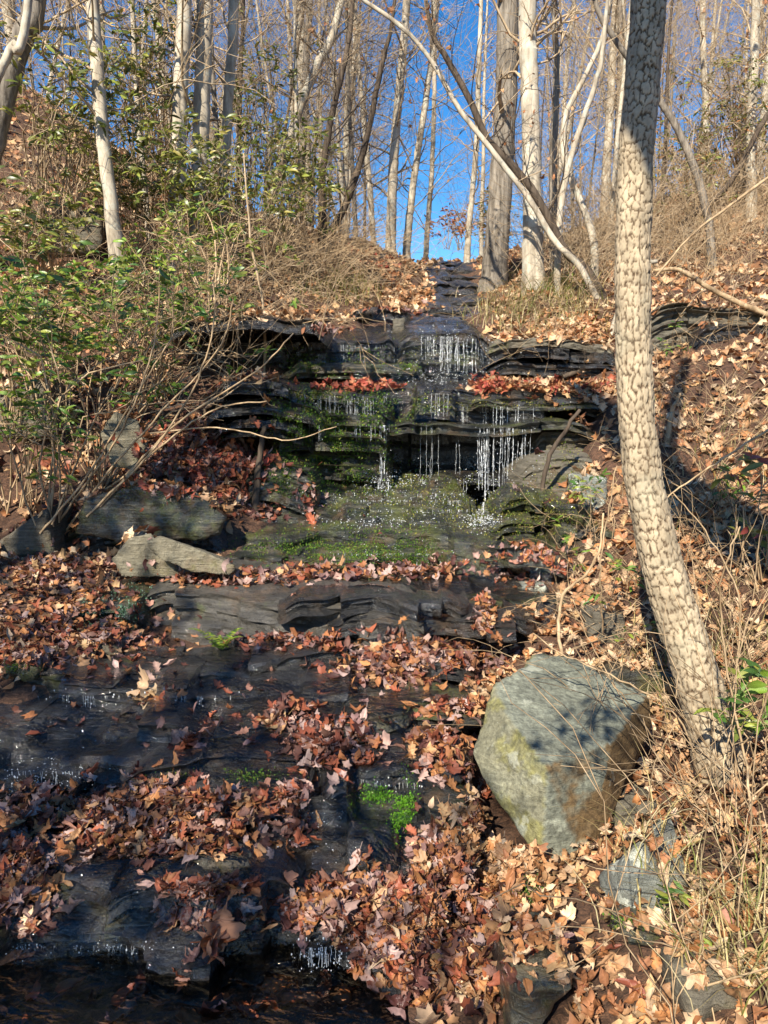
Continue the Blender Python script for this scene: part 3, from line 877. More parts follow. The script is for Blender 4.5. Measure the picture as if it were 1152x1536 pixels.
def wander(p, d, length, n, wob, up, r):
    """a wandering path"""
    P = [np.array(p, float)]
    d = np.array(d, float); d /= np.linalg.norm(d)
    st = length / (n - 1)
    for k in range(n - 1):
        d = d + r.normal(0, wob, 3) + np.array([0, 0, up])
        d /= np.linalg.norm(d)
        P.append(P[-1] + d * st)
    return np.array(P), d
def limb(mb, p, d, length, rad, depth, r, wob=.16, up=.05, kids=(3, 5), leafspots=None, sides=None):
    n = 5 if depth <= 0 else 7
    P, de = wander(p, d, length, n, wob, up, r)
    sd_ = sides or (5 if rad > .02 else 4 if rad > .008 else 3)
    tube(mb, P, np.linspace(rad, max(rad * .35, .0012), n), sd_, cap=False)
    if leafspots is not None and depth <= 0: leafspots.append((P[-1], de))
    if depth > 0:
        for c in range(r.integers(*kids)):
            k = r.uniform(.25, .98)
            q = P[0] * 0 + np.array([np.interp(k * (n - 1), np.arange(n), P[:, a]) for a in range(3)])
            ax = r.normal(0, 1, 3); dd = de * .7 + ax / np.linalg.norm(ax) * .75
            limb(mb, q, dd, length * r.uniform(.4, .65), max(rad * .45, .0016), depth - 1, r, wob * 1.15, up, kids, leafspots)

def crown_on(mb, P, R, r, n, lo=.3, ln=(1.0, 2.2), depth=2, kids=(3, 5), leafspots=None):
    N = len(P)
    for k in range(n):
        f = lo + (1 - lo) * (k + r.uniform(0, 1)) / n
        i = min(N - 1, int(f * (N - 1)))
        a = r.uniform(0, 2 * PI)
        d = np.array([math.cos(a), math.sin(a), r.uniform(.35, 1.0)])
        limb(mb, P[i], d, r.uniform(*ln) * (1.15 - f * .5), max(R[i] * r.uniform(.14, .30), .004), depth, r, kids=kids, leafspots=leafspots)

# leaf shapes: half outlines from stalk end to tip
HALF = {
    'maple': [(0, -.35), (.28, -.48), (.45, -.30), (.74, -.30), (.68, -.06), (.92, .20), (.66, .28), (.46, .30), (.40, .52), (.22, .68), (0, .95)],
    'tulip': [(0, -.4), (.42, -.42), (.62, -.12), (.42, .05), (.62, .45), (.36, .56), (0, .36)],
    'oak': [(0, -.6), (.12, -.4), (.32, -.33), (.17, -.18), (.43, .02), (.22, .12), (.48, .38), (.28, .45), (.3, .72), (.12, .8), (0, .95)],
    'beech': [(0, -.7), (.24, -.45), (.38, 0), (.30, .4), (.14, .75), (0, .95)],
    'lobe': [(0, -.4), (.55, -.38), (.45, -.1), (.8, .22), (.36, .45), (0, .95)],
    'slim': [(0, -.7), (.33, -.1), (.25, .45), (0, .95)],
    'laurel': [(0, -1.0), (.14, -.7), (.26, -.2), (.28, .2), (.18, .65), (0, 1.0)],
}
def leaf_shape(kind, r, fold, bend, curl, crumple=.05, fine=False):
    """vertices, quads and a per-vertex tone (paler along the rib, browner at the margin)"""
    h = np.array(HALF[kind])
    if fine:
        mids = (h[:-1] + h[1:]) / 2
        mids[:, 0] += r.normal(0, .025, len(mids)); mids[:, 1] += r.normal(0, .025, len(mids))
        hh = np.empty((len(h) * 2 - 1, 2)); hh[::2] = h; hh[1::2] = mids; h = hh
        h[0, 0] = h[-1, 0] = 0
    n = len(h)
    mid = np.stack([np.zeros(n), np.clip(h[:, 1], h[0, 1], h[-1, 1])], 1)
    mid[1:-1, 1] = np.interp(np.arange(1, n - 1), [0, n - 1], [h[0, 1], h[-1, 1]]) * .5 + mid[1:-1, 1] * .5
    rg_ = h * (1 + r.normal(0, .06, (n, 1))); lf = h * [-1, 1] * (1 + r.normal(0, .06, (n, 1)))
    cols = [mid]
    fr_ = (.33, .68, 1.0) if fine else (1.0,)
    for side in (rg_, lf):
        for f in fr_: cols.append(mid * (1 - f) + side * f)
    pts = np.vstack(cols)
    x, y = pts[:, 0], pts[:, 1]
    a = r.uniform(0, 6.3)
    z = fold * np.abs(x) + bend * y * y + curl * x * x * np.sign(x + .001) * .5 + curl * .6 * (np.abs(x) ** 2) + crumple * 1.3 * np.sin(x * 5 + y * 4 + a) * np.abs(x) ** .5 + r.normal(0, crumple * (.35 if fine else .8), len(x)) * (np.abs(x) > .05)
    if fine: z[:n] -= .03
    V = np.stack([x * (1 - .15 * abs(fold)), y * (1 - .12 * abs(bend)), z], 1)
    tone = np.clip(1.12 - .35 * np.abs(x) + r.normal(0, .10, len(x)), .5, 1.4)
    tone[:n] = 1.25
    q = []
    m = len(fr_)
    for sgn, first in ((1, 1), (-1, 1 + m)):
        chain = [0] + [first + c for c in range(m)]
        for c0, c1 in zip(chain, chain[1:]):
            for k in range(n - 1):
                f = [c0 * n + k, c1 * n + k, c1 * n + k + 1, c0 * n + k + 1]
                q.append(f if sgn > 0 else f[::-1])
    m0 = len(V)
    V = np.vstack([V, [[-.02, h[0, 1] + .02, 0], [.02, h[0, 1] + .02, 0], [.05, h[0, 1] - .5, .08], [.02, h[0, 1] - .5, .08]]])
    tone = np.append(tone, [.8] * 4)
    q.append([m0, m0 + 1, m0 + 2, m0 + 3])
    return V, np.array(q), tone
_lr = np.random.default_rng(21)
SHAPES, FINE = [], []
for kind, cnt in (('maple', 5), ('tulip', 4), ('oak', 7), ('beech', 8)):
    for c in range(cnt):
        fb_ = (_lr.uniform(-.5, .9), _lr.uniform(-.5, .8), _lr.uniform(-.9, 1.0))
        SHAPES.append(leaf_shape(kind, _lr, *fb_, .10)); FINE.append(leaf_shape(kind, _lr, *fb_, .13, True))
LOW = [leaf_shape(kd_, _lr, _lr.uniform(-.5, .9), _lr.uniform(-.5, .8), _lr.uniform(-.9, 1.0), .1) for kd_ in ('lobe', 'slim') * 7]
GREEN = [leaf_shape('laurel', _lr, _lr.uniform(-.1, .5), _lr.uniform(-.35, -.05), 0, .02) for _ in range(5)]

def basis(nrm, spin, tilt, r):
    """rotation matrices (n,3,3) taking z near the normal"""
    n = len(nrm)
    z = nrm + r.normal(0, 1, (n, 3)) * np.asarray(tilt).reshape(-1, 1)
    z /= np.linalg.norm(z, axis=1)[:, None] + 1e-9
    a = np.stack([np.cos(spin), np.sin(spin), np.zeros(n)], 1)
    x = a - (a * z).sum(1)[:, None] * z
    x /= np.linalg.norm(x, axis=1)[:, None] + 1e-9
    y = np.cross(z, x)
    return np.stack([x, y, z], 2)
def scatter(mb, shapes, pos, rot, size, col, r):
    which = r.integers(0, len(shapes), len(pos))
    for k, sh_ in enumerate(shapes):
        V, q = sh_[:2]
        tone = sh_[2] if len(sh_) > 2 else np.ones(len(V))
        m = which == k
        if not m.any(): continue
        n = m.sum()
        VV = np.einsum('nij,vj->nvi', rot[m], V) * size[m][:, None, None] + pos[m][:, None, :]
        cc = np.clip(col[m][:, None, :] * tone[None, :, None], .005, .9)
        Q = (q[None] + (np.arange(n) * len(V))[:, None, None]).reshape(-1, 4)
        mb.add(VV.reshape(-1, 3), Q, None, cc.reshape(-1, 3))

DRY = np.array([(.54, .37, .23), (.46, .26, .13), (.40, .18, .07), (.60, .44, .28), (.28, .12, .05), (.50, .32, .16), (.36, .20, .10), (.48, .29, .16), (.34, .15, .07)])
WETC = np.array([(.36, .25, .22), (.08, .03, .025), (.19, .055, .03), (.27, .08, .04), (.11, .045, .032), (.28, .14, .10), (.21, .12, .11), (.36, .23, .19), (.30, .12, .05)])
REDC = np.array([(.28, .055, .035), (.36, .10, .05), (.22, .06, .04), (.40, .16, .08)])
GRN = np.array([(.10, .19, .025), (.17, .27, .03), (.06, .13, .025), (.26, .32, .045), (.21, .23, .04)])
OLIVE = np.array([(.12, .15, .03), (.19, .20, .04), (.08, .10, .025), (.27, .23, .06), (.22, .25, .045)])
def pick(pal, n, r, var=.16):
    c = pal[r.integers(0, len(pal), n)]
    return np.clip(c * (1 + r.normal(0, var, (n, 1))), .01, .9)

LT = thing('leaning_tree', 'pale blocky barked tree leaning behind the big boulder on the right', 'tree', at(1085, 1165, 2.75))
def local(o, pts): return [Vector(p) - o.location for p in pts]
TP = [(1098, 1200), (1085, 1150), (1050, 1030), (1008, 900), (977, 780), (957, 650), (950, 500), (950, 350), (954, 240), (963, 130), (971, 40), (976, -60), (986, -220), (1000, -420), (1020, -700)]
path = local(LT, [at(x, y, 2.75 + (1200 - y) * .0003) for x, y in TP])
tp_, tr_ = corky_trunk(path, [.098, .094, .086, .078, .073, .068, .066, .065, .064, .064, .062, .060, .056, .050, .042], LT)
mb = MB()
crown_on(mb, tp_, tr_, np.random.default_rng(5), 9, .83, (1.0, 1.8), 2)
build('crown', mb, M_TWIG, LT)

# ------------------------------------------------------------------ trees that stand one by one
def hand_tree(pts, widths, Y, mat, label, name='bare_tree', cat='tree', nb=14, seed=0, lo=.25, ln=(.8, 2.0), group=None, up=4.0, depth=2, kids=(3, 5), leaves=0, sides=10, wob=.004, ylean=0.0):
    r = np.random.default_rng(seed + 100)
    p0, _ = hit(*pts[0])
    if p0 is not None and abs(p0.y - Y) < .4 * Y: Y = p0.y
    W = [at(x, y, Y + ylean * k) for k, (x, y) in enumerate(pts)]
    R = [pxsize(a, Y) / 2 for a in widths]
    if up > 0:
        d = (W[-1] - W[-2]).normalized()
        d = (d + Vector((0, 0, 1))).normalized()
        W.append(W[-1] + d * up); R.append(R[-1] * .55)
    base = W[0].copy()
    gz0 = float(ground_z(W[0].x, W[0].y)[0])
    if gz0 < W[0].z - .05 and up > 0:
        W.insert(0, Vector((W[0].x - (W[1].x - W[0].x) * .1, W[0].y, gz0 - .1))); R.insert(0, R[0] * 1.1); base.z = gz0; base.x = W[0].x
    else:
        W[0] = W[0] - Vector((0, 0, .12))
    o = thing(name, label, cat, base, group)
    n = max(14, int(sum((b - a).length for a, b in zip(W, W[1:])) / .16))
    P = smooth_path([tuple(p - base) for p in W], n)
    Rr = smooth_path(np.array([[x, 0, 0] for x in R]), n)[:, 0]
    P[2:, :2] += r.normal(0, wob, (n - 2, 2))
    b_ = MB(); tube(b_, P, Rr * (1 + .025 * r.normal(0, 1, n)), sides)
    build('trunk', b_, mat, o)
    spots = [] if leaves else None
    if nb:
        b_ = MB(); crown_on(b_, P, Rr, r, nb, lo, ln, depth, kids, spots)
        build('crown', b_, M_TWIG if mat is not M_BARKDARK else mat, o)
    if leaves and spots:
        pos = np.array([s[0] for s in spots])[r.permutation(len(spots))[:leaves]]
        b_ = MB()
        k = len(pos)
        scatter(b_, SHAPES, pos, basis(r.normal(0, 1, (k, 3)), r.uniform(0, 6.3, k), .5, r), r.uniform(.025, .05, k), pick(np.array([(.40, .17, .07), (.50, .27, .13), (.30, .12, .05)]), k, r), r)
        tag(build('foliage', b_, M_LEAF, o), kind='stuff')
    return o
HT = hand_tree
HT([(738, 438), (744, 380), (753, 250), (760, 120), (762, 0)], [48, 36, 33, 31, 30], 9.8, M_BARKGREY, 'thick grey furrowed trunk right of the upper cascade, darker of a close pair', nb=10, lo=.5, seed=1, sides=16)
HT([(800, 436), (799, 330), (796, 200), (793, 90), (791, 0)], [36, 28, 26, 25, 24], 8.9, M_BARKPALE, 'pale smooth trunk standing close behind the thick grey one', nb=10, lo=.5, seed=2, sides=14)
HT([(262, 400), (267, 250), (271, 120), (276, 0)], [27, 22, 21, 20], 7.9, M_BARKPALE, 'straight pale trunk on the left slope, first in line of three', nb=8, lo=.6, seed=3, sides=12)
HT([(294, 385), (299, 260), (303, 150), (307, 0)], [26, 24, 23, 22], 8.4, M_BARKPALE, 'pale trunk just right of the straight one, second in line of three', nb=8, lo=.4, seed=4, sides=12)
HT([(328, 380), (336, 260), (342, 150), (351, 0)], [19, 16, 15, 14], 8.7, M_BARKPALE, 'thinner tan trunk leaning right, third in line on the left slope', nb=10, lo=.4, seed=5)
HT([(180, 425), (166, 300), (153, 200), (147, 110), (138, 0)], [26, 20, 19, 18, 18], 7.6, M_BARKPALE, 'slightly crooked pale trunk rising beside the squarish dark rock', nb=10, lo=.4, seed=6, sides=12)
HT([(-60, 400), (-20, 250), (10, 130), (35, 50), (58, -40)], [40, 34, 31, 29, 28], 7.5, M_BARKGREY, 'dark grey trunk leaning right at the top left corner', nb=6, lo=.6, seed=7, sides=14)
HT([(-50, 230), (-10, 130), (18, 70), (42, 0)], [14, 12, 12, 11], 6.8, M_BARKPALE, 'bare pale trunk crossing before the dark leaning one at top left', nb=4, lo=.6, seed=8)
HT([(586, 362), (590, 250), (600, 120), (610, 0)], [16, 14, 12, 11], 15.5, M_BARKPALE, 'pale straight trunk against blue sky left of the brown oak sapling', nb=22, lo=.3, seed=9, up=6)
HT([(611, 358), (622, 260), (640, 140), (655, 0)], [12, 10, 9, 8], 16, M_BARKPALE, 'slim pale trunk leaning right beside the straight pale one on the crest', nb=22, lo=.3, seed=10, up=6)
HT([(497, 350), (522, 300), (548, 215), (572, 100), (590, 20)], [12, 10, 9, 7, 5], 11.5, M_BARKDARK, 'dark slender trunk bending right over the tan brush', nb=15, lo=.3, seed=11, ln=(.6, 1.4), up=2)
HT([(484, 345), (484, 260), (494, 190), (515, 100), (528, 20)], [13, 10, 9, 8, 6], 11, M_BARKDARK, 'dark wavy trunk behind tan brush left of the blue gap', nb=16, lo=.3, seed=12, ln=(.6, 1.4), up=2)
HT([(395, 330), (440, 190), (475, 100), (510, 10)], [15, 13, 12, 10], 13, M_BARKPALE, 'pale trunk leaning strongly right behind the olive laurels', nb=15, lo=.3, seed=13)
HT([(701, 378), (707, 300), (716, 200), (718, 100), (722, 0)], [10, 8, 8, 7, 6], 15, M_BARKPALE, 'thin pale crooked trunk at the head of the cascade', nb=24, lo=.2, seed=14)
HT([(640, 360), (648, 250), (652, 100), (650, 0)], [8, 7, 6, 6], 19, M_BARKPALE, 'very thin pale trunk in the middle of the blue gap', nb=24, lo=.2, seed=15)
HT([(560, 360), (552, 250), (540, 120), (532, 0)], [9, 8, 7, 6], 17, M_BARKPALE, 'thin grey trunk leaning left on the crest above the tan brush', nb=24, lo=.2, seed=16)
HT([(832, 400), (830, 250), (835, 100), (832, 0)], [14, 11, 9, 8], 11.5, M_BARKGREY, 'brown grey trunk right of the pale smooth one', nb=20, lo=.25, seed=17)
HT([(893, 425), (890, 360), (870, 300), (846, 235), (850, 170), (880, 110), (908, 40)], [12, 11, 10, 10, 8, 7, 6], 8.2, M_BARKPALE, 'pale crooked sapling with a kinked stem left of the leaning tree', name='sapling', nb=8, lo=.4, seed=18, ln=(.5, 1.2), up=1)
HT([(842, 300), (868, 200), (895, 120), (905, 60)], [9, 8, 7, 6], 9, M_BARKPALE, 'pale forked stem leaning right behind the kinked sapling', name='sapling', nb=8, lo=.3, seed=19, ln=(.5, 1.1), up=1)
HT([(1070, 400), (1064, 340), (1048, 270), (1020, 200), (985, 145), (930, 70), (895, 10)], [13, 12, 11, 10, 9, 8, 7], 7.6, M_BARKGREY, 'smooth brown sapling arching left behind the leaning tree', name='sapling', nb=6, lo=.5, seed=20, ln=(.5, 1.2), up=1)
HT([(1128, 330), (1126, 200), (1132, 90), (1134, 0)], [16, 13, 12, 11], 13, M_BARKPALE, 'pale blotchy trunk at the upper right edge', nb=15, lo=.3, seed=21)
HT([(1062, 300), (1058, 150), (1054, 0)], [10, 9, 8], 16, M_BARKPALE, 'thin pale trunk behind the right slope evergreens', nb=20, lo=.255, seed=22)
HT([(1152, 170), (1090, 280), (1030, 330), (1000, 380)][::-1], [10, 9, 8, 7], 9.5, M_BARKDARK, 'dark leaning stem on the right slope among brambles', name='sapling', nb=5, lo=.4, seed=23, ln=(.4, 1.0), up=0)
# the two limbs leaning in from the right bank toward upper left
HT([(912, 445), (880, 405), (850, 380), (825, 330), (800, 287), (765, 245), (730, 208), (705, 150), (672, 90), (648, 50), (640, 10)], [15, 13, 12, 12, 11, 11, 10, 9, 8, 7, 6], 7.9, M_BARKDARK, 'dark arching stem leaning left over the upper fall', name='leaning_sapling', nb=15, lo=.3, seed=24, ln=(.5, 1.3), up=.3, leaves=40)
HT([(905, 448), (870, 400), (835, 365), (795, 300), (745, 235), (690, 165), (640, 80), (590, 30), (535, -10)], [10, 9, 9, 8, 8, 7, 6, 6, 5], 7.75, M_BARKPALE, 'pale arching stem beside the dark one leaning left over the stream', name='leaning_sapling', nb=15, lo=.3, seed=25, ln=(.5, 1.4), up=.6, leaves=50)
HT([(912, 500), (935, 440), (950, 400), (985, 392)], [8, 7, 7, 6], 7.2, M_BARKPALE, 'short pale stem behind the leaning tree', name='sapling', nb=3, seed=26, ln=(.3, .6), up=0)
HT([(980, 385), (1020, 405), (1060, 430), (1110, 455), (1170, 480)], [5, 6, 7, 8, 8], 6.9, M_STEM, 'pale fallen limb resting across the right bank rocks', name='fallen_limb', cat='branch', nb=4, seed=27, ln=(.3, .7), up=0)
HT([(985, 392), (1040, 350), (1100, 305), (1175, 250)], [3, 3, 4, 4], 6.5, M_STEM, 'thin pale dead branch rising to the right edge', name='fallen_limb', cat='branch', nb=4, seed=28, ln=(.3, .6), up=0)
HT([(382, 768), (386, 720), (392, 665), (396, 640)], [13, 11, 8, 7], 5.35, M_BARKDARK, 'dark rotting stub standing upright left of the falls', name='dead_stub', cat='stump', nb=0, seed=29, up=0)
HT([(394, 560), (398, 510), (392, 440), (380, 380), (372, 320)], [5, 4.5, 4, 3.5, 3], 6.2, M_TWIG, 'thin pale sapling rising from ledges left of the falls', name='sapling', nb=10, lo=.3, seed=30, ln=(.3, .8), up=.5)
HT([(845, 545), (900, 548), (960, 552)], [7, 7, 6], 6.6, M_BARKDARK, 'dark stick lying along the leafy terrace', name='stick', cat='stick', nb=2, seed=31, ln=(.2, .4), up=0)
HT([(842, 540), (860, 530), (880, 538), (925, 505)], [2.5, 2.5, 2.5, 2.5], 7.0, M_STEM, 'curved tan vine below the right bank', name='vine', cat='vine', nb=0, seed=32, up=0)
HT([(812, 735), (822, 690), (845, 650), (870, 615)], [7, 7, 6, 5], 5.1, M_BARKDARK, 'dark stick propped on the rock right of the hollow', name='stick', cat='stick', nb=0, seed=33, up=0)

# ------------------------------------------------------------------ woodland behind, copied from a few kinds
def wood_kind(r, h, rad, nb, mat, leaf=0):
    P, _ = wander((0, 0, -.2), (r.normal(0, .05), r.normal(0, .05), 1), h, 16, .02, .03, r)
    R = np.linspace(rad, rad * .3, 16)
    R[0] *= 1.35
    a, b_ = MB(), MB()
    tube(a, P, R, 8)
    sp = []
    crown_on(b_, P, R, r, nb, .18, (1.2, 2.8), 2, (4, 7), sp)
    c = None
    if leaf:
        pos = np.array([s[0] for s in sp])[r.permutation(len(sp))[:leaf]]
        c = MB(); k = len(pos)
        scatter(c, SHAPES[:6], pos, basis(r.normal(0, 1, (k, 3)), r.uniform(0, 6.3, k), .5, r), r.uniform(.04, .08, k), pick(np.array([(.40, .17, .07), (.46, .25, .13), (.30, .12, .05)]), k, r), r)
        c = c.mesh('foliage', M_LEAF)
    return a.mesh('trunk', mat), b_.mesh('crown', M_TWIG), c
rw = np.random.default_rng(77)
KIND = [wood_kind(rw, rw.uniform(13, 17), rw.uniform(.07, .13), 36, [M_BARKPALE, M_BARKGREY, M_BARKPALE][k % 3], 90 if k % 2 else 0) for k in range(6)]
POLE = [wood_kind(rw, rw.uniform(5, 8), rw.uniform(.022, .04), 22, [M_BARKPALE, M_BARKGREY, M_BARKDARK][k % 3], 60 if k % 2 else 0) for k in range(5)]
def plant_tree(kind, x, y, name, label, cat, group, sc):
    z = float(ground_z(x, y)[0])
    o = thing(name, label, cat, (x, y, z), group)
    o.rotation_euler = (rw.normal(0, .05), rw.normal(0, .05), rw.uniform(0, 6.28))
    o.scale = (sc, sc, sc)
    tr, cr, fo = kind
    link('trunk', tr, o); link('crown', cr, o)
    if fo: tag(link('foliage', fo, o), kind='stuff')
    return o
def inframe(x, y, m=60):
    px, py, d = project([[x, y, float(ground_z(x, y)[0]) + 1.5]])
    return -m < px[0] < 1152 + m
TONE = ['pale', 'grey', 'pale', 'pale', 'grey', 'pale']
PTONE = ['pale', 'grey', 'dark', 'pale', 'grey']
def zone(x, y):
    px = project([[x, y, float(ground_z(x, y)[0]) + 1.5]])[0][0]
    for lim, z in ((150, 'at the far left of the hill'), (330, 'behind the three left trunks'), (480, 'behind the olive laurels'), (580, 'left of the blue gap'), (690, 'in the blue gap above the cascade'), (760, 'right beside the blue gap'), (930, 'between grey trunk and leaning tree'), (1040, 'just right of the leaning tree')):
        if px < lim: return z
    return 'at the right edge of the hill'
cnt = 0
while cnt < 44:
    y = rw.uniform(15, 46); x = rw.uniform(-.62, .62) * y
    if not inframe(x, y) or (abs(x - y * .09) < 1.2 and y < 19) or (abs(x - y * .07) < .09 * y and rw.uniform() < .6): continue
    k = int(rw.integers(0, 6))
    plant_tree(KIND[k], x, y, 'woodland_tree', '%s bare woodland tree%s %s, %s' % (TONE[k], ' holding leaves' if KIND[k][2] else '', zone(x, y), 'near the crest' if y < 24 else 'further back' if y < 35 else 'far back'), 'tree', 'bare woodland trees beyond the crest', rw.uniform(.8, 1.15))
    cnt += 1
cnt = 0
while cnt < 64:
    y = rw.uniform(9.5, 24); x = rw.uniform(-.6, .6) * y
    c_ = .09 * y
    if not inframe(x, y) or (abs(x - c_) < 1.3 and y < 18) or (-.03 < x / y < .14 and rw.uniform() < .6): continue
    k = int(rw.integers(0, 5))
    plant_tree(POLE[k], x, y, 'sapling', 'slender %s sapling%s %s, %s' % (PTONE[k], ' holding leaves' if POLE[k][2] else ' without leaves', zone(x, y), 'on the near slope' if y < 13 else 'on the upper slope' if y < 18 else 'over the crest'), 'sapling', 'saplings on the slopes above the stream', rw.uniform(.7, 1.2))
    cnt += 1
# the trees beside and behind the photographer that shade the lower stream
def shade_tree(name, label, pts, radii, blobs, leaf, seed, mat):
    r = np.random.default_rng(seed)
    o = thing(name, label, 'tree', pts[0])
    o0 = np.array(pts[0], float)
    P = smooth_path(pts, 24) - o0
    b_ = MB(); tube(b_, P, smooth_path(np.array([[q, 0, 0] for q in radii]), 24)[:, 0], 12)
    build('trunk', b_, mat, o)
    b1, b2 = MB(), MB()
    for (c, rad, n) in blobs:
        c = np.array(c, float) - o0
        j = int(np.argmin(np.linalg.norm(P - c, axis=1)))
        v = r.normal(0, 1, (n, 3)); v /= np.linalg.norm(v, axis=1)[:, None]
        pos = c + v * (r.uniform(0, 1, n) ** (1 / 3.0))[:, None] * rad
        keep = fbm(pos * 1.7 + seed, 2) > -.18
        pos = pos[keep]; n = len(pos)
        for k in range(max(3, n // 25)):
            q = pos[r.integers(0, n)]
            tube(b1, smooth_path([P[j], (P[j] + q) / 2 + r.normal(0, .12, 3), q], 7), np.linspace(.012, .003, 7), 4, cap=False)
        scatter(b2, GREEN, pos, basis(np.tile([[-.3, -.6, .7]], (n, 1)), r.uniform(0, 6.3, n), .5, r), leaf * r.uniform(.7, 1.3, n), pick(OLIVE, n, r), r)
    build('branches', b1, M_TWIG, o)
    tag(build('foliage', b2, M_GLEAF, o), kind='stuff')
shade_tree('evergreen_tree', 'evergreen tree on the left bank behind the photographer shading the lower shelves', [(-4.2, -3.8, -.6), (-4.0, -3.7, 3), (-3.7, -3.5, 6.5)], [.12, .09, .05],
           [((-3.9, -3.6, 5.2), (1.0, 1.3, .9), 400), ((-2.9, -3.9, 5.0), (.9, 1.2, .8), 300), ((-4.4, -2.4, 5.3), (1.0, 1.1, .9), 220)], .085, 1, M_BARKGREY)
shade_tree('evergreen_tree', 'tall evergreen tree left of the photographer dappling the left bank', [(-4.9, -.6, 1.0), (-4.7, -.5, 4), (-4.2, -.2, 7.2)], [.12, .09, .05],
           [((-4.4, -.9, 5.9), (1.0, .9, .8), 500), ((-3.5, .2, 6.4), (.8, .9, .8), 500)], .085, 2, M_BARKGREY)
shade_tree('leaning_oak', 'stout trunk behind the photographer leaning over to the left', [(2.3, -1.3, -.2), (.95, -1.0, 3.0), (-.45, -.8, 5.6), (-1.6, -.6, 8.1)], [.22, .2, .2, .15],
           [((-.27, .32, 2.38), (.25, .12, .2), 110)], .03, 3, M_BARKGREY)
# ------------------------------------------------------------------ shrubs
GMESH = []
for k in range(12):
    V, q, tn = GREEN[k % 5]
    b_ = MB(); b_.add(V, q, None, pick(GRN, 1, rng)[0][None] * tn[:, None]); GMESH.append(b_.mesh('leaf', M_GLEAF))
def shrub(name, label, bases, ctr, rad, Y, nstem, nleaf, size, pal, seed, parts=0, mat=None, stem_r=.006, cat='shrub', whorl=7, kids=3, droop=-.25, dep=None):
    """stems from base pixels reaching into an oval region round pixel ctr; leaves in whorls at shoot tips"""
    r = np.random.default_rng(seed)
    B = []
    for b in bases:
        p, _ = hit(*b)
        if p is None or abs(p.y - Y) > .5 * Y: p = at(b[0], b[1], Y)
        B.append(np.array(p))
    o = thing(name, label, cat, Vector(B[0]))
    o0 = np.array(o.location)
    c = np.array(at(ctr[0], ctr[1], Y)); rx, rz = pxsize(rad[0], Y), pxsize(rad[1], Y)
    ry = dep or min(rx, 1.2)
    tips = []
    mbs = MB()
    for k in range(nstem):
        v = r.normal(0, 1, 3); v = v / np.linalg.norm(v) * r.uniform(.25, 1) ** .6
        e = c + v * [rx, ry, rz]
        gz = float(ground_z(e[0], e[1])[0])
        e[2] = max(e[2], gz + .08)
        b = B[r.integers(0, len(B))] + r.normal(0, .04, 3) * [1, 1, 0]
        L = np.linalg.norm(e - b)
        m1 = b + (e - b) * .35 + np.array([0, 0, L * .16]) + r.normal(0, .08 * L, 3)
        m2 = b + (e - b) * .7 + np.array([0, 0, L * .10]) + r.normal(0, .08 * L, 3)
        P = smooth_path([b - [0, 0, .05], m1, m2, e], 11)
        P[1:-1] += r.normal(0, .012 * L ** .5, (9, 3))
        tube(mbs, P - o0, np.linspace(stem_r * (.7 + .5 * L), stem_r * .35, 11), 5, cap=False)
        tips.append((e, e - P[-3]))
        for j in range(kids):
            q = P[r.integers(4, 10)]
            d = (e - b) / L * .6 + r.normal(0, .6, 3) + [0, 0, .2]
            Pk, de = wander(q, d, r.uniform(.15, .38) * min(1.3, L) , 6, .3, .05, r)
            tube(mbs, Pk - o0, np.linspace(stem_r * .45, stem_r * .22, 6), 4, cap=False)
            tips.append((Pk[-1], de))
    build('stem', mbs, mat or M_STEM, o)
    if nleaf:
        pos, rots = [], []
        order = r.permutation(len(tips))
        k = 0
        while len(pos) < nleaf and k < 50 * len(tips):
            e, d = tips[order[k % len(tips)]]; k += 1
            d = d / (np.linalg.norm(d) + 1e-9)
            for wl in range(whorl):
                a = r.uniform(0, 2 * PI)
                yv = np.array([math.cos(a), math.sin(a), droop + r.normal(0, .3)]) + d * .5
                yv /= np.linalg.norm(yv)
                zz = np.array([-.25, -.55, .8]) + r.normal(0, .5, 3)
                xv = np.cross(yv, zz); xv /= np.linalg.norm(xv) + 1e-9
                zv = np.cross(xv, yv)
                sc = size * r.uniform(.7, 1.25)
                pos.append((e - o0 + yv * sc * 1.05 + r.normal(0, .02, 3), sc)); rots.append(np.stack([xv, yv, zv], 1))
        n = len(pos)
        pp = np.array([p[0] for p in pos]); ss = np.array([p[1] for p in pos]); rr = np.array(rots)
        for i in range(min(parts, n)):
            lf = link('leaf', GMESH[r.integers(0, len(GMESH))], o)
            M = Matrix([[*(rr[i][a] * ss[i]), pp[i][a]] for a in range(3)] + [[0, 0, 0, 1]])
            lf.matrix_local = M
        if n > parts:
            b_ = MB(); s0 = parts
            scatter(b_, GREEN, pp[s0:], rr[s0:], ss[s0:], pick(pal, n - s0, r), r)
            tag(build('foliage', b_, M_GLEAF, o), kind='stuff')
    return o
# front left laurel, its stems fanning up and right over the stream
front_laurel = shrub('laurel_shrub', 'front left laurel with pale stems fanning over the ledges', [(75, 775), (120, 765), (150, 740)], (140, 500), (210, 130), 4.9, 18, 760, .046, GRN, 1, parts=300, stem_r=.005, kids=7)
shrub('laurel_shrub', 'bright green leafy shrub at left edge above mossy boulder', [(20, 640), (60, 620)], (60, 440), (130, 100), 5.6, 20, 560, .050, GRN, 2, parts=300, stem_r=.006)
shrub('laurel_shrub', 'low laurel sprig with few leaves at left edge under the boulder', [(20, 760), (50, 770)], (40, 650), (90, 80), 4.6, 16, 190, .040, GRN, 3, parts=190, stem_r=.005)
shrub('bare_shrub', 'bare pale twiggy shrub arching over the dark ledges left of the falls', [(200, 620), (240, 590), (150, 720)], (310, 490), (140, 140), 5.5, 36, 260, .040, GRN, 4, parts=230, stem_r=.0055, kids=6)
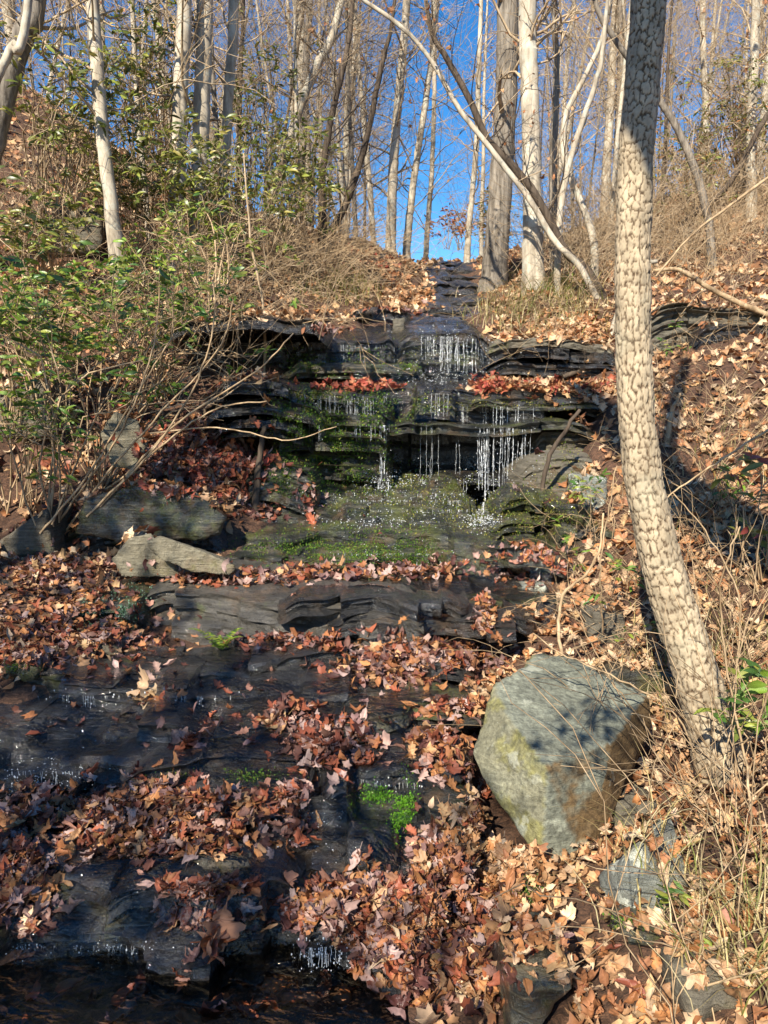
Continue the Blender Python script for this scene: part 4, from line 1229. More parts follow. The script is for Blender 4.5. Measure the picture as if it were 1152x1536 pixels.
shrub('laurel_shrub', 'yellow green laurel in the middle of the left slope', [(320, 480), (260, 470)], (320, 375), (130, 70), 7.4, 36, 560, .044, np.vstack([GRN, OLIVE]), 5, stem_r=.006, kids=4)
shrub('laurel_shrub', 'dark green laurel on the left slope above the bare twiggy shrub', [(230, 520), (200, 530)], (220, 440), (110, 70), 6.4, 20, 480, .046, GRN, 6, stem_r=.005, kids=4)
shrub('laurel_shrub', 'leafy laurel on the far left slope over the mossy boulder', [(110, 560), (80, 570)], (110, 480), (110, 70), 6.2, 20, 480, .046, np.vstack([GRN, OLIVE]), 7, stem_r=.005, kids=4)
# olive evergreen laurels higher up the left slope
for k, (b, c, rd, Y, n, lbl) in enumerate([
        ((330, 400), (350, 270), (110, 80), 8.5, 900, 'olive evergreen laurel in front of the thinner tan trunk'),
        ((210, 390), (200, 250), (90, 90), 8.8, 800, 'olive evergreen laurel between the crooked trunk and the first of three'),
        ((90, 330), (110, 130), (100, 90), 8.5, 800, 'tall olive laurel beside the crooked pale trunk near the top left'),
        ((230, 300), (220, 90), (80, 90), 9.5, 700, 'high olive laurel reaching the top edge left of the first of three trunks'),
        ((430, 380), (450, 250), (70, 60), 9.8, 600, 'olive laurel left of the dark wavy trunk'),
        ((380, 330), (390, 130), (70, 110), 12, 600, 'tall sparse evergreen right of the three left trunks'),
        ((60, 420), (70, 330), (90, 60), 7.6, 400, 'thin olive shrub over the dark rock in the left bank')]):
    shrub('evergreen_laurel', lbl, [b, (b[0] + 25, b[1]), (b[0] - 25, b[1] + 5)], c, rd, Y, 34, int(n * 1.15), .060, OLIVE, 20 + k, stem_r=.006, kids=4, mat=M_TWIG)
for k, (b, c, rd, Y, n, lbl) in enumerate([
        ((1100, 300), (1080, 150), (90, 70), 12.5, 700, 'thin leafy evergreen on the right slope right of the leaning tree top'),
        ((1040, 330), (1030, 250), (60, 60), 11, 350, 'small yellowing shrub behind the arching brown sapling'),
        ((740, 350), (735, 320), (40, 40), 16, 200, 'distant green shrub at the head of the cascade')]):
    shrub('evergreen_shrub', lbl, [b, (b[0] + 25, b[1])], c, rd, Y, 40, int(n * 1.6), .05, np.vstack([OLIVE, [(.36, .16, .06), (.3, .2, .08)]]), 40 + k, stem_r=.006, kids=4, mat=M_TWIG)
shrub('oak_sapling', 'small oak sapling holding orange brown leaves at the head of the cascade', [(690, 372), (670, 370)], (680, 335), (42, 30), 16.5, 18, 420, .055, np.array([(.40, .15, .05), (.30, .11, .04)]), 50, stem_r=.006, kids=4, mat=M_TWIG, cat='sapling')
# seedlings of the right bank
shrub('seedling', 'bright green seedling between the falls rocks and leaning tree', [(905, 800), (880, 790)], (905, 745), (45, 45), 4.6, 10, 44, .032, GRN, 60, parts=44, stem_r=.003, kids=1, cat='seedling', dep=.2)
shrub('seedling', 'small green seedling above the leaf strip left of the leaning tree', [(850, 880), (880, 870)], (850, 825), (30, 25), 4.3, 6, 24, .026, GRN, 61, parts=24, stem_r=.003, kids=1, cat='seedling', dep=.15)
shrub('seedling', 'green leafy runner beside the leaning tree above the boulder', [(925, 900), (950, 880)], (935, 845), (40, 40), 3.9, 8, 30, .030, GRN, 62, parts=30, stem_r=.003, kids=1, cat='seedling', dep=.2)
shrub('seedling', 'sparse low seedling in the hollow between boulder and leaning tree', [(915, 985), (960, 970)], (940, 950), (70, 30), 3.3, 7, 16, .024, GRN, 63, parts=16, stem_r=.002, kids=1, cat='seedling', dep=.2)
shrub('laurel_shrub', 'olive laurel sprig right of the leaning tree foot', [(1130, 1190), (1150, 1100)], (1110, 1055), (60, 60), 2.5, 8, 30, .05, OLIVE, 64, parts=30, stem_r=.004, kids=1, dep=.25)
shrub('laurel_shrub', 'red tinged laurel at the right edge beside the leaning tree', [(1150, 880), (1130, 860)], (1130, 760), (40, 90), 3.6, 10, 40, .05, np.vstack([OLIVE, [(.22, .05, .04), (.25, .07, .05)]]), 65, parts=0, stem_r=.005, kids=1, dep=.25)
shrub('seedling', 'small green weed in leaves at the bottom right', [(1000, 1500), (1030, 1480)], (1020, 1490), (40, 20), 1.85, 6, 18, .022, GRN, 66, parts=18, stem_r=.002, kids=1, cat='weed', dep=.1)
shrub('seedling', 'leafy green seedling on the leaf slope right of the leaning tree', [(1090, 760)], (1085, 720), (35, 30), 4.6, 7, 40, .03, GRN, 68, parts=40, stem_r=.003, kids=1, cat='seedling', dep=.15)
shrub('seedling', 'little green sprout beside the dark rock on the right bank', [(1020, 530)], (1015, 520), (25, 18), 6.5, 6, 30, .03, GRN, 67, parts=30, stem_r=.003, kids=1, cat='seedling', dep=.15)
# twiggy thickets
def thicket(name, label, region, n, ln, Y, seed, mat, rad=.0035, up=.8, arch=-.10, lean=0.0, loose=1):
    r = np.random.default_rng(seed)
    b_ = MB()
    k = 0
    for _ in range(n * 4):
        if k >= n: break
        p, nn = hit(region[0] + r.normal(0, 1) * region[2], region[1] + r.normal(0, 1) * region[3])
        if p is None or abs(p.y - Y) > .5 * Y: continue
        k += 1
        a = r.uniform(0, 2 * PI)
        L = r.uniform(*ln)
        P, de = wander(np.array(p) - [0, 0, .03], (math.cos(a) * .8 + lean, math.sin(a) * .8, up), L, 8, .16, arch, r)
        tube(b_, P, np.linspace(rad, rad * .4, 8), 3, cap=False)
        for j in range(loose):
            Q, _ = wander(P[r.integers(2, 7)], de + r.normal(0, .7, 3), L * .45, 5, .25, 0, r)
            tube(b_, Q, np.linspace(rad * .6, rad * .3, 5), 3, cap=False)
    o = build(name, b_, mat)
    return tag(o, label, 'brush', kind='stuff')
thicket('brush', 'dense tan twiggy brush on the left bank above the upper fall', (470, 400, 55, 35), 420, (.5, 1.5), 10, 1, M_STEM, .004, .8, -.06, loose=3)
thicket('brush', 'tan bramble canes hanging on the left bank above the dark hollow', (380, 430, 60, 40), 150, (.4, 1.2), 8, 2, M_STEM, .0035, .7, -.12, loose=3)
thicket('brush', 'brown dead canes tangled on the upper left slope', (150, 330, 120, 60), 150, (.5, 1.4), 9, 3, M_TWIG, .004, .8, -.08, loose=3)
thicket('brush', 'grey brown twigs covering the upper right slope', (1050, 360, 90, 45), 520, (.5, 1.7), 11, 4, M_STEM, .004, 1.0, -.05, loose=3)
thicket('brush', 'brown twigs under the pale trunks on the right', (880, 380, 60, 30), 460, (.6, 2.0), 11, 5, M_TWIG, .004, 1.0, -.05, loose=3)
thicket('brush', 'hazy pale twigs along the top of the right slope', (1060, 290, 100, 20), 90, (1.0, 3.2), 16, 12, M_STEM, .009, 1.4, -.03, loose=4)
thicket('brush', 'hazy pale twigs along the top of the left slope', (330, 300, 120, 25), 90, (1.0, 3.2), 14, 13, M_STEM, .008, 1.5, -.03, loose=4)
thicket('brush', 'pale hanging stalks over the right end of the upper fall', (800, 470, 60, 20), 170, (.3, .9), 8, 6, M_STEM, .003, .4, -.14, lean=-.4, loose=2)
thicket('brush', 'pale wiry stems standing along the right edge', (1110, 1130, 50, 180), 110, (.4, 1.2), 2.6, 7, M_STEM, .0028, 1.3, -.07, lean=-.1, loose=1)
thicket('brush', 'pale wiry stems hanging over the right bank beside the leaning tree', (930, 890, 60, 90), 110, (.25, .7), 3.7, 8, M_STEM, .0024, .8, -.15, loose=1)
thicket('brush', 'thin canes on the right slope beside the dark rock', (1080, 640, 60, 110), 190, (.3, 1.0), 5, 9, M_STEM, .003, .9, -.1, loose=1)
thicket('brush', 'bare brown twigs low on the left bank above the falls', (280, 480, 90, 50), 70, (.4, 1.0), 7, 10, M_TWIG, .004, .6, -.12, loose=2)

thicket('brush', 'shadowy twigs under the laurels on the left slope', (170, 450, 110, 60), 130, (.3, 1.0), 7, 14, M_TWIG, .0035, .7, -.1, loose=3)
# long bare stems that cross in front of boulder and bank
def cane(label, pts, Y, rpx, seed, name='dry_cane', mat=None, dy=0.0):
    W = [at(x, y, Y + dy * k) for k, (x, y) in enumerate(pts)]
    p, _ = hit(*pts[0])
    if p is not None and abs(p.y - Y) < .5: W[0] = p
    b_ = MB(); o0 = np.array(W[0])
    P = smooth_path([tuple(p) for p in W], 26) - o0
    P[1:-1] += np.random.default_rng(seed).normal(0, .003, (24, 3))
    tube(b_, P, np.linspace(pxsize(rpx, Y), pxsize(rpx * .5, Y), 26), 5)
    o = build(name, b_, mat or M_STEM); o.location = W[0]
    return tag(o, label, 'stem')
for k, pts in enumerate(([(100, 795), (165, 705), (250, 610), (330, 520), (350, 450)], [(112, 775), (215, 690), (320, 615), (400, 602)], [(60, 800), (130, 715), (200, 600), (262, 500)],
                         [(130, 775), (238, 665), (300, 560), (322, 470), (318, 420)], [(225, 650), (330, 642), (430, 660), (505, 640)], [(80, 790), (60, 690), (90, 590), (70, 500)], [(150, 760), (260, 640), (380, 560), (440, 500)], [(90, 780), (180, 650), (230, 520), (240, 400)])):
    st = cane('x', pts, 4.75, 2.0 if k != 4 else 1.4, 40 + k, 'stem')
    del st['label'], st['category']
    st.location = st.location - front_laurel.location; st.parent = front_laurel
cane('thick pale stem bent like a hook behind the boulder top', [(843, 985), (838, 930), (850, 885), (880, 860), (900, 820), (905, 770)], 3.1, 3.2, 1)
cane('slim tan stem arching from the leaning tree foot across the boulder', [(1050, 1180), (1035, 1110), (1000, 1060), (930, 1020), (850, 985), (800, 950)], 2.62, 2.0, 2)
cane('straight thin tan stem slanting down across the boulder right face', [(1020, 1160), (960, 1080), (900, 990), (860, 900)], 2.68, 1.4, 3)
cane('thin upright tan stem left of the leaning tree', [(905, 950), (900, 860), (910, 780), (925, 700)], 3.5, 1.8, 4)
cane('pale stem curving along the right edge of the leaning tree', [(1105, 1180), (1100, 1050), (1110, 900), (1060, 800), (1010, 740)], 2.7, 2.0, 5)
cane('pale stem rising along the right edge of the picture', [(1130, 1300), (1120, 1150), (1090, 1000), (1080, 880), (1110, 790)], 2.4, 2.4, 6)
cane('tan stem drooping across the right slope', [(1160, 640), (1080, 690), (1010, 740), (990, 760)], 3.6, 2.0, 7)
cane('pale dead stick leaning on the slope right of the leaning tree', [(1000, 670), (1008, 620), (1020, 590)], 5.5, 5, 8, 'stick')
cane('thin bare twig lying in the pool at the bottom left', [(20, 1530), (60, 1500), (120, 1465), (180, 1440), (260, 1425)], 1.95, 1.6, 9, 'stick', dy=.035)
cane('thin curved twig lying on leaves at the bottom centre', [(650, 1470), (690, 1490), (730, 1530)], 1.85, 2.2, 10, 'stick', dy=-.03)
cane('thin twig on the leaf slope below the boulder', [(850, 1460), (890, 1480), (940, 1520)], 1.82, 2.0, 11, 'stick', dy=-.03)

# ------------------------------------------------------------------ grass tufts, moss
def blades(spots, n, h, wd, pal, r, spread, label, name='grass', mat=None, droop=.9):
    b_ = MB()
    for (px, py) in spots:
        p, nn = hit(px, py)
        if p is None: continue
        for k in range(n):
            q = np.array(p) + np.append(r.normal(0, spread, 2), 0)
            q[2] = drop(q[0], q[1])[0].z if drop(q[0], q[1])[0] else q[2]
            a = r.uniform(0, 2 * PI); L = h * r.uniform(.5, 1.3)
            dx = np.array([math.cos(a), math.sin(a), 0]); sx = np.array([-math.sin(a), math.cos(a), 0]) * wd
            t = np.linspace(0, 1, 5)[:, None]
            M = q + dx * (t ** 1.8) * L * droop + np.array([0, 0, 1]) * (t - .45 * droop * t ** 2.5) * L
            V = np.concatenate([M - sx * (1 - t * .9), M + sx * (1 - t * .9)])
            qd = [[i, i + 1, i + 6, i + 5] for i in range(4)]
            b_.add(V, qd, None, pick(pal, 1, r)[0])
    return tag(build(name, b_, mat or M_GRASS), label, 'grass', kind='stuff')
STRAW = np.array([(.45, .36, .17), (.38, .30, .12), (.52, .44, .25), (.22, .24, .06)])
rg = np.random.default_rng(9)
blades([(495, 440), (515, 432), (535, 445), (545, 430), (470, 445)], 70, .35, .004, np.vstack([STRAW, [(.25, .28, .05)] * 3]), rg, .14, 'yellow green grass tuft on the left bank above the upper fall')
blades([(x, y) for x in range(730, 900, 22) for y in (445, 465, 485)], 26, .35, .004, STRAW, rg, .16, 'straw coloured grass on the right bank above the leafy terrace')
blades([(590, 366), (620, 368), (640, 372), (660, 376)], 40, .4, .006, np.vstack([STRAW, GRN]), rg, .3, 'green and straw grass on the crest')
blades([(1100, 1380), (1130, 1350), (1140, 1430), (1080, 1440), (1120, 1480), (1000, 1250), (960, 1270)], 34, .22, .0025, STRAW, rg, .06, 'dry grass in the bottom right corner')
blades([(845, 430), (870, 440), (820, 445)], 40, .4, .006, np.vstack([GRN, STRAW]), rg, .15, 'long green grass under the pale smooth trunk')

blades([(x, y) for (x, y) in np.stack([rg.uniform(960, 1150, 46), rg.uniform(560, 1120, 46)], 1)], 12, .22, .0025, STRAW, rg, .10, 'thin straw coloured stalks scattered on the right bank')
MOSSG = np.array([(.08, .17, .025), (.14, .25, .035), (.05, .10, .02), (.19, .21, .04)])
def moss(areas, pal, label, size=.014, seed=1):
    r = np.random.default_rng(seed)
    pos, nrm = [], []
    for (cx, cy, rx, ry, n) in areas:
        for k in range(int(n * 2.4)):
            p, nn = hit(cx + r.normal(0, 1) * rx, cy + r.normal(0, 1) * ry)
            if p is None: continue
            if pn(np.array([[p.x * 9, p.y * 9, p.z * 9]]))[0] + .12 * r.normal() < -.12: continue
            pos.append(tuple(p + nn * r.uniform(-.002, .007))); nrm.append(tuple(nn))
    pos = np.array(pos); nrm = np.array(nrm); n = len(pos)
    V = np.array([[0, 0, 0], [.32, .1, .5], [0, .15, 1.1], [-.32, .1, .5]]); q = np.array([[0, 1, 2, 3]])
    b_ = MB()
    scatter(b_, [(V, q)], pos, basis(nrm, r.uniform(0, 6.3, n), .55, r), size * .72 * r.uniform(.6, 1.5, n), pick(pal, n, r), r)
    return tag(build('moss', b_, M_MOSS), label, 'moss', kind='stuff')
moss([(608, 1212, 8, 22, 700), (565, 1192, 14, 8, 350), (600, 1235, 8, 12, 250)], np.array([(.12, .30, .02), (.17, .36, .03), (.07, .18, .02)]), 'bright wet green moss below the foreground ledge', .010, 1)
moss([(150, 922, 22, 18, 1500), (200, 905, 12, 16, 300)], np.array([(.08, .16, .10), (.12, .22, .15), (.05, .12, .05), (.2, .28, .22)]), 'blue green moss clump on the left ledge', .013, 2)
moss([(520, 828, 60, 14, 2200), (610, 832, 30, 12, 1000), (430, 822, 40, 10, 700), (540, 795, 70, 6, 300)], MOSSG, 'dark green moss on the ledge under the falls', .013, 3)
moss([(510, 665, 50, 34, 3200), (450, 620, 30, 24, 900), (550, 605, 24, 20, 1000), (480, 540, 50, 12, 900), (430, 700, 20, 20, 400), (500, 725, 50, 10, 600), (630, 612, 14, 10, 300), (610, 552, 8, 5, 150)], MOSSG, 'green moss covering the wet wall left of the hollow', .018, 4)
moss([(620, 745, 75, 24, 1500), (790, 775, 45, 20, 1300), (840, 700, 20, 40, 500), (700, 760, 40, 20, 500), (660, 530, 45, 18, 600), (470, 590, 30, 8, 400), (760, 606, 60, 6, 400), (600, 720, 30, 6, 300), (650, 610, 20, 8, 300)], np.array([(.16, .17, .03), (.27, .25, .05), (.10, .12, .03), (.33, .30, .10), (.12, .20, .03)]), 'olive moss on the steps below the falls', .014, 5)
moss([(340, 1165, 50, 6, 300), (420, 740, 14, 14, 300), (250, 735, 60, 10, 500), (30, 1000, 18, 8, 250), (955, 1382, 22, 6, 300), (790, 1330, 18, 14, 200)], MOSSG, 'short moss on shaded stones and ledge edges', .010, 6)
# fern on the shelf
fern = thing('fern', 'small green fern growing from the pale ledge face', 'fern', hit(332, 975)[0])
rf = np.random.default_rng(3)
b_ = MB()
for k in range(9):
    a = k * .7 + rf.uniform(0, .4); L = rf.uniform(.09, .16)
    for t in np.linspace(.15, 1, 11):
        c = np.array([math.cos(a) * t * L, math.sin(a) * t * L * .6 - .02, (t - .55 * t * t) * L * 1.5])
        for s in (-1, 1):
            side = np.array([-math.sin(a), math.cos(a), .1]) * s * L * .28 * (1.1 - t)
            f = np.array([math.cos(a), math.sin(a), .2]) * L * .05
            b_.add([c - f, c + side * .6 - f * .6, c + side, c + side * .6 + f, c + f], [[0, 1, 3, 4]], [[1, 2, 3]], pick(GRN, 1, rf)[0])
build('frond', b_, M_GLEAF, fern)

# ------------------------------------------------------------------ fallen leaves
CY = np.array([1.0, 2.0, 2.5, 3.0, 3.6, 4.2, 5.0, 5.8, 6.5, 7.0, 8.0, 9.5, 12, 16])
CL = np.array([-1.6, -1.6, -1.6, -1.6, -1.25, -1.4, -1.0, -.9, -.78, -.85, -.67, .53, .80, 1.05])
CR = np.array([.0, .10, .27, .38, .46, 1.0, 1.2, 1.6, .92, 1.0, 1.1, 1.25, 1.46, 1.85])
def in_stream(x, y):
    wig = .08 * np.sin(y * 5 + x * 3)
    return (x > np.interp(y, CY, CL) + wig) & (x < np.interp(y, CY, CR) + wig) & (y < 15.5)
rl = np.random.default_rng(11)
BB = BVHTree.FromPolygons([tuple(v.co + boulder.location) for v in boulder.data.vertices], [tuple(p.vertices) for p in boulder.data.polygons])
LP, LN, LS, LC, LT_ = [], [], [], [], []        # place, normal, size, colour, tilt
def put(x, y, pal, size, h=0.0, tilt=.3, steep=.42, ztop=30):
    p, nn = drop(x, y, ztop)
    if p is None or nn.z < steep: return False
    if BB.ray_cast(Vector((x, y, 5)), Vector((0, 0, -1)))[0] is not None and size > 0: return False
    LP.append((p.x, p.y, p.z + .006 + h)); LN.append(tuple(nn)); LS.append(size); LC.append(pick(pal, 1, rl)[0]); LT_.append(tilt)
    return True
MIX = np.vstack([DRY, WETC[[1, 3, 5]]])
for (y0, y1, dens, sz, lift) in ((.5, 1.3, 260, (.022, .05), .035), (1.3, 2.6, 950, (.019, .045), .035), (2.6, 4.2, 640, (.022, .047), .035), (4.2, 7.5, 240, (.036, .07), .03), (7.5, 12, 110, (.045, .085), .03), (12, 19, 45, (.06, .11), .03)):
    A = .62 * (y0 + y1) * (y1 - y0) * 1.0
    nin = int(A * dens)
    for k in range(nin + int(3.6 * (y1 - y0) * dens * .45)):
        y = rl.uniform(y0, y1); x = rl.uniform(-.6, .6) * y
        if k >= nin:        # strewn on beyond the edges of the view
            x = (rl.uniform(.6 * y, .6 * y + 1.8)) * (1 if rl.uniform() < .5 else -1)
        ins = bool(in_stream(np.array(x), np.array(y)))
        if ins and rl.uniform() > .012: continue
        if not ins and x < 0 and y < 5 and rl.uniform() > .75: continue
        pal = WETC if ins else (DRY if (x > .3 or y > 6.5) else MIX)
        s = rl.uniform(*sz) * (1.25 if rl.uniform() < .1 else 1)
        put(x, y, pal, s, rl.uniform(0, lift) * (0 if ins else 1), .4)
def pile(cx, cy, rx, ry, n, pal, sz=(.022, .047), thick=.03, tilt=.42, steep=.2):
    n = int(n * 1.5)
    for k in range(n):
        a, q = rl.uniform(0, 2 * PI), math.sqrt(rl.uniform(0, 1)) * (1 + .25 * rl.normal())
        p, nn = hit(cx + rx * q * math.cos(a), cy + ry * q * math.sin(a))
        if p is None or p.y < .8: continue
        hgt = thick * max(0, 1 - q * q)
        put(p.x, p.y, pal, rl.uniform(*sz), rl.uniform(0, 1) * hgt, tilt, steep, ztop=p.z + .06)
WD = np.vstack([WETC, DRY[[1, 2, 4]]])
pile(640, 995, 130, 34, 330, WD, thick=.06); pile(590, 1005, 70, 26, 130, WD, thick=.08)
pile(725, 925, 16, 32, 50, WD); pile(690, 1065, 70, 12, 70, WD)
pile(500, 1120, 70, 45, 150, WETC, thick=.05); pile(430, 1075, 40, 22, 50, WETC)
pile(240, 1235, 170, 50, 560, WD, thick=.07); pile(60, 1225, 80, 35, 110, WD, thick=.05); pile(25, 1335, 60, 70, 200, WD, thick=.06)
pile(440, 1225, 28, 45, 60, WETC); pile(725, 1235, 24, 55, 130, WD, thick=.04); pile(30, 985, 70, 20, 110, WD); pile(660, 1300, 50, 60, 120, WD)
pile(560, 1370, 130, 55, 480, WD, thick=.07); pile(610, 1430, 70, 60, 220, WD, thick=.05); pile(690, 1390, 80, 110, 420, WD, thick=.06)
pile(315, 1362, 75, 28, 130, WETC, thick=.05)
pile(665, 1130, 55, 45, 110, WD, thick=.04); pile(740, 1280, 90, 75, 380, DRY, thick=.05)
pile(600, 862, 260, 10, 260, WD, (.03, .06), .05); pile(330, 872, 120, 10, 120, WD, thick=.04); pile(800, 850, 70, 30, 140, WD, thick=.04)
pile(530, 578, 65, 10, 150, REDC, (.03, .06), .05); pile(820, 582, 105, 14, 420, np.vstack([REDC, DRY]), (.03, .06), .05); pile(740, 580, 30, 12, 140, REDC, (.03, .06), .05)
pile(300, 700, 110, 50, 420, np.vstack([REDC, WETC]), (.035, .07), .04); pile(460, 750, 20, 20, 40, WETC); pile(385, 768, 40, 14, 60, WETC)
pile(90, 868, 100, 36, 260, WD, thick=.05); pile(110, 955, 140, 45, 380, WD, thick=.05); pile(450, 965, 110, 12, 90, WETC)
pile(500, 498, 35, 5, 40, WETC, (.03, .055)); pile(610, 448, 40, 18, 120, DRY, (.04, .07)); pile(560, 390, 60, 25, 260, np.vstack([DRY, REDC]), (.05, .09)); pile(600, 470, 50, 6, 40, WETC, (.03, .06))
pile(860, 495, 60, 18, 200, DRY, (.035, .07), .04)
pile(410, 1085, 12, 8, 6, DRY, (.06, .08)); pile(225, 1040, 12, 6, 3, DRY, (.08, .10)); pile(285, 1118, 14, 10, 10, WETC, (.04, .06)); pile(325, 1425, 14, 12, 7, np.array([(.45, .14, .05), (.5, .25, .15)]), (.06, .08))
pile(300, 1040, 300, 90, 60, WETC, (.02, .045), 0); pile(300, 1500, 280, 30, 18, WETC, (.04, .08), 0)
LP, LN, LS, LC, LT_ = map(np.array, (LP, LN, LS, LC, LT_))
px_, py_, dep_ = project(LP)
vis = (px_ > 10) & (px_ < 1142) & (py_ > 0) & (py_ < 1525) & (dep_ > 0)
rank = np.where(vis, LS / dep_ * (1 + .0 * LS), 0) + np.where(vis, (LP[:, 2] - 0) * 0, 0)
order = np.argsort(-rank)
big, rest = order[:300], order[300:]
ROT = basis(LN, rl.uniform(0, 2 * PI, len(LP)), LT_, rl)
b_ = MB()
scatter(b_, FINE, LP[rest[:2000]], ROT[rest[:2000]], LS[rest[:2000]], LC[rest[:2000]], rl)
for shp_, ids_ in ((SHAPES, rest[2000:8000]), (LOW, rest[8000:])):
    scatter(b_, shp_, LP[ids_], ROT[ids_], LS[ids_], LC[ids_], rl)
tag(build('leaf_litter', b_, M_LEAF), 'brown fallen leaves strewn over banks and ledges', 'leaves', kind='stuff')
LMESH = {}
for i in big:
    p_i = LC[i].mean() > .2
    key = (int(rl.integers(0, len(SHAPES))), int(rl.integers(0, 4)), bool(p_i))
    if key not in LMESH:
        V, q, tn = FINE[key[0]]
        m_ = MB(); m_.add(V, q, None, np.clip(LC[i][None] * tn[:, None], .005, .9)); LMESH[key] = m_.mesh('leaf', M_LEAF if p_i else M_WLEAF)
    lf = link('leaf', LMESH[key], ground)
    R_ = ROT[i] * LS[i]
    lf.matrix_local = Matrix([[*R_[a], LP[i][a]] for a in range(3)] + [[0, 0, 0, 1]])

# ------------------------------------------------------------------ water
xs, ys = np.arange(-4.0, .62, .06), np.arange(.2, 2.16, .06)
X, Y_ = np.meshgrid(xs, ys)
b_ = MB()
i0 = (np.arange(len(ys) - 1)[:, None] * len(xs) + np.arange(len(xs) - 1)[None])
b_.add(np.stack([X, Y_, np.full(X.shape, .004)], -1), np.stack([i0, i0 + 1, i0 + len(xs) + 1, i0 + len(xs)], -1).reshape(-1, 4))
tag(build('pool_water', b_, M_POOL), kind='structure')

def film(x0, x1, y0, y1, label, seed, st=.02, lo=-.25):
    xs_, ys_ = np.arange(x0, x1, st), np.arange(y0, y1, st)
    Z = np.full((len(ys_), len(xs_)), np.nan)
    for a, yy in enumerate(ys_):
        for c, xx in enumerate(xs_):
            p = drop(xx, yy)[0]
            if p is not None: Z[a, c] = p.z
    for _ in range(2):
        Zp = np.pad(Z, 1, mode='edge')
        Z = np.maximum(Z, .25 * (Zp[:-2, 1:-1] + Zp[2:, 1:-1] + Zp[1:-1, :-2] + Zp[1:-1, 2:]))
    XX, YY = np.meshgrid(xs_, ys_)
    P3 = np.stack([XX, YY, np.full(XX.shape, seed * 3.1)], -1)
    Z = Z + .004 + .004 * fbm(P3 * [14, 9, 1], 3)
    ok = (fbm(P3 * [1.6, 2.6, 1], 3) > lo) & in_stream(XX - .06, YY) & in_stream(XX + .06, YY)
    i_ = (np.arange(len(ys_) - 1)[:, None] * len(xs_) + np.arange(len(xs_) - 1)[None])
    m_ = ok[:-1, :-1] & ok[1:, :-1] & ok[:-1, 1:] & ok[1:, 1:]
    q = np.stack([i_, i_ + 1, i_ + len(xs_) + 1, i_ + len(xs_)], -1)[m_]
    b_ = MB(); b_.add(np.stack([XX, YY, Z], -1), q)
    return tag(build('stream_water', b_, M_FILM), kind='structure')
film(-1.75, .25, 1.98, 3.55, '', 1)
film(-.5, 1.05, 3.85, 4.7, '', 2, lo=-.1)
film(-.85, 1.1, 6.9, 9.0, '', 3, .03)
film(-.3, .75, 5.95, 6.75, '', 4, lo=-.2)

def falls(runs, label, seed, rad=.0035):
    """runs: (px0, px1, py_top, py_bottom, n, strength); each strand hangs just before the lip it falls from"""
    r = np.random.default_rng(seed)
    b_ = MB()
    for (x0, x1, y0, y1, n, st) in runs:
        for k in range(n):
            px = r.uniform(x0, x1)
            p, nn = hit(px, y0)
            if p is None: continue
            bot = at(px, y1, p.y - .02)
            top = np.array(p) + [0, -.015, .01]
            H = top[2] - bot.z
            if H < .01: continue
            L = H * (1 if r.uniform() < .7 else r.uniform(.3, .9))
            z0 = top[2] if L > .8 * H else top[2] - r.uniform(0, H - L)
            m = max(8, int(L / .008))
            t = np.linspace(0, 1, m)
            P = np.stack([top[0] + r.normal(0, .002, m).cumsum() * .5, np.full(m, top[1]) - .03 * t * L, z0 - t * L], 1)
            rr = rad * st * r.uniform(.25, .65) * np.clip(.25 + 2.2 * (pn(np.stack([t * L * 30, np.full(m, px * 3.3), np.zeros(m)], 1)) + .12), .22, 1.25)
            tube(b_, P, np.clip(rr, .0007, .02), 4)
            for d in range(int(5 * st)):
                q = P[r.integers(0, m)] + r.normal(0, .02, 3)
                s = r.uniform(.0012, .0032)
                V, tt = ico(1)
                b_.add(V * s * [1, 1, 1.6] + q, None, tt)
    return tag(build('falling_water', b_, M_DRIP), label, 'waterfall', kind='stuff')
falls([(632, 690, 507, 558, 26, 1.0), (690, 735, 510, 560, 12, 1.1), (662, 672, 505, 560, 4, 1.5), (500, 592, 519, 548, 30, .6), (445, 500, 522, 545, 10, .5)], 'row of bright water strands on the upper fall', 1, .004)
falls([(716, 775, 644, 735, 18, 1.0), (722, 732, 644, 785, 5, 1.5), (630, 700, 640, 715, 7, .5), (776, 800, 646, 700, 7, .8)], 'water strands dropping in front of the black hollow', 2, .0042)
falls([(569, 581, 640, 722, 10, 1.5), (462, 472, 605, 665, 6, .8), (520, 560, 603, 640, 12, .5), (690, 800, 612, 638, 20, .7), (640, 690, 592, 625, 10, .6)], 'white thread of water down the mossy wall', 3, .0042)
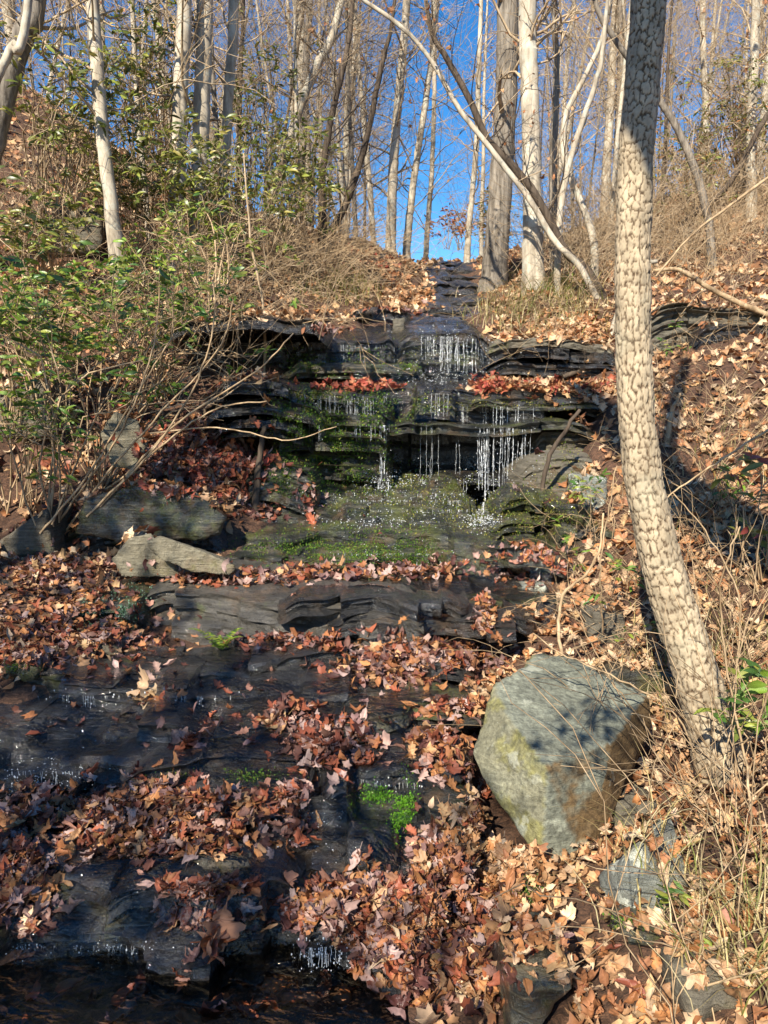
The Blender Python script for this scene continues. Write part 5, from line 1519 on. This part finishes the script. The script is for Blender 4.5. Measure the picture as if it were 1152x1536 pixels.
falls([(500, 720, 742, 762, 36, .7), (500, 730, 766, 784, 36, .7), (715, 728, 755, 790, 10, 1.6), (560, 590, 725, 745, 14, 1.0), (600, 700, 752, 776, 40, .5), (520, 600, 752, 776, 40, .5), (450, 590, 596, 620, 30, .45), (440, 590, 640, 662, 24, .4), (610, 700, 720, 742, 20, .6), (480, 660, 832, 852, 40, .6)], 'short trickles over the mossy steps', 4, .0045)
falls([(60, 360, 1045, 1068, 40, .55), (20, 130, 1158, 1200, 22, .8), (536, 545, 1170, 1215, 5, .8), (560, 640, 1175, 1200, 10, .4), (30, 220, 1418, 1432, 20, .5), (430, 520, 1420, 1452, 22, .7)], 'thin trickles over the dark foreground shelves', 5, .0028)
r = np.random.default_rng(8)
b_ = MB()
V, tt = ico(1)
for (cx, cy, rx, ry, n) in ((655, 565, 45, 8, 260), (580, 722, 22, 8, 260), (725, 782, 16, 6, 300), (600, 750, 80, 25, 200), (680, 535, 40, 15, 100), (560, 785, 60, 5, 160), (600, 838, 50, 10, 60), (740, 715, 40, 20, 120), (500, 1440, 40, 12, 120), (60, 1170, 50, 20, 160), (130, 1425, 80, 6, 60), (480, 1250, 30, 30, 60), (660, 525, 40, 25, 120)):
    for k in range(n):
        p, nn = hit(cx + r.normal(0, 1) * rx, cy + r.normal(0, 1) * ry)
        if p is None: continue
        s = r.uniform(.00025, .0008) * (p - CAMP).length
        b_.add(V * s * [1.3, 1.3, .8] + np.array(p + nn * (abs(r.normal(0, .012)))), None, tt)
tag(build('spray', b_, M_DRIP), 'white spray drops on wet rock below the falls', 'spray', kind='stuff')
by = {}
for o in S.objects:
    if o.get('group') and o.get('label'): by.setdefault(o['label'], []).append(o)
WORDS = {2: ('leftmost', 'rightmost'), 3: ('leftmost', 'middle', 'rightmost'), 4: ('first', 'second', 'third', 'fourth')}
for lb, os_ in by.items():
    if len(os_) in WORDS:
        os_.sort(key=lambda o: o.location.x / o.location.y)
        for o, wd_ in zip(os_, WORDS[len(os_)]):
            o['label'] = wd_ + ' ' + lb.replace('slender ', '').replace('bare ', '')
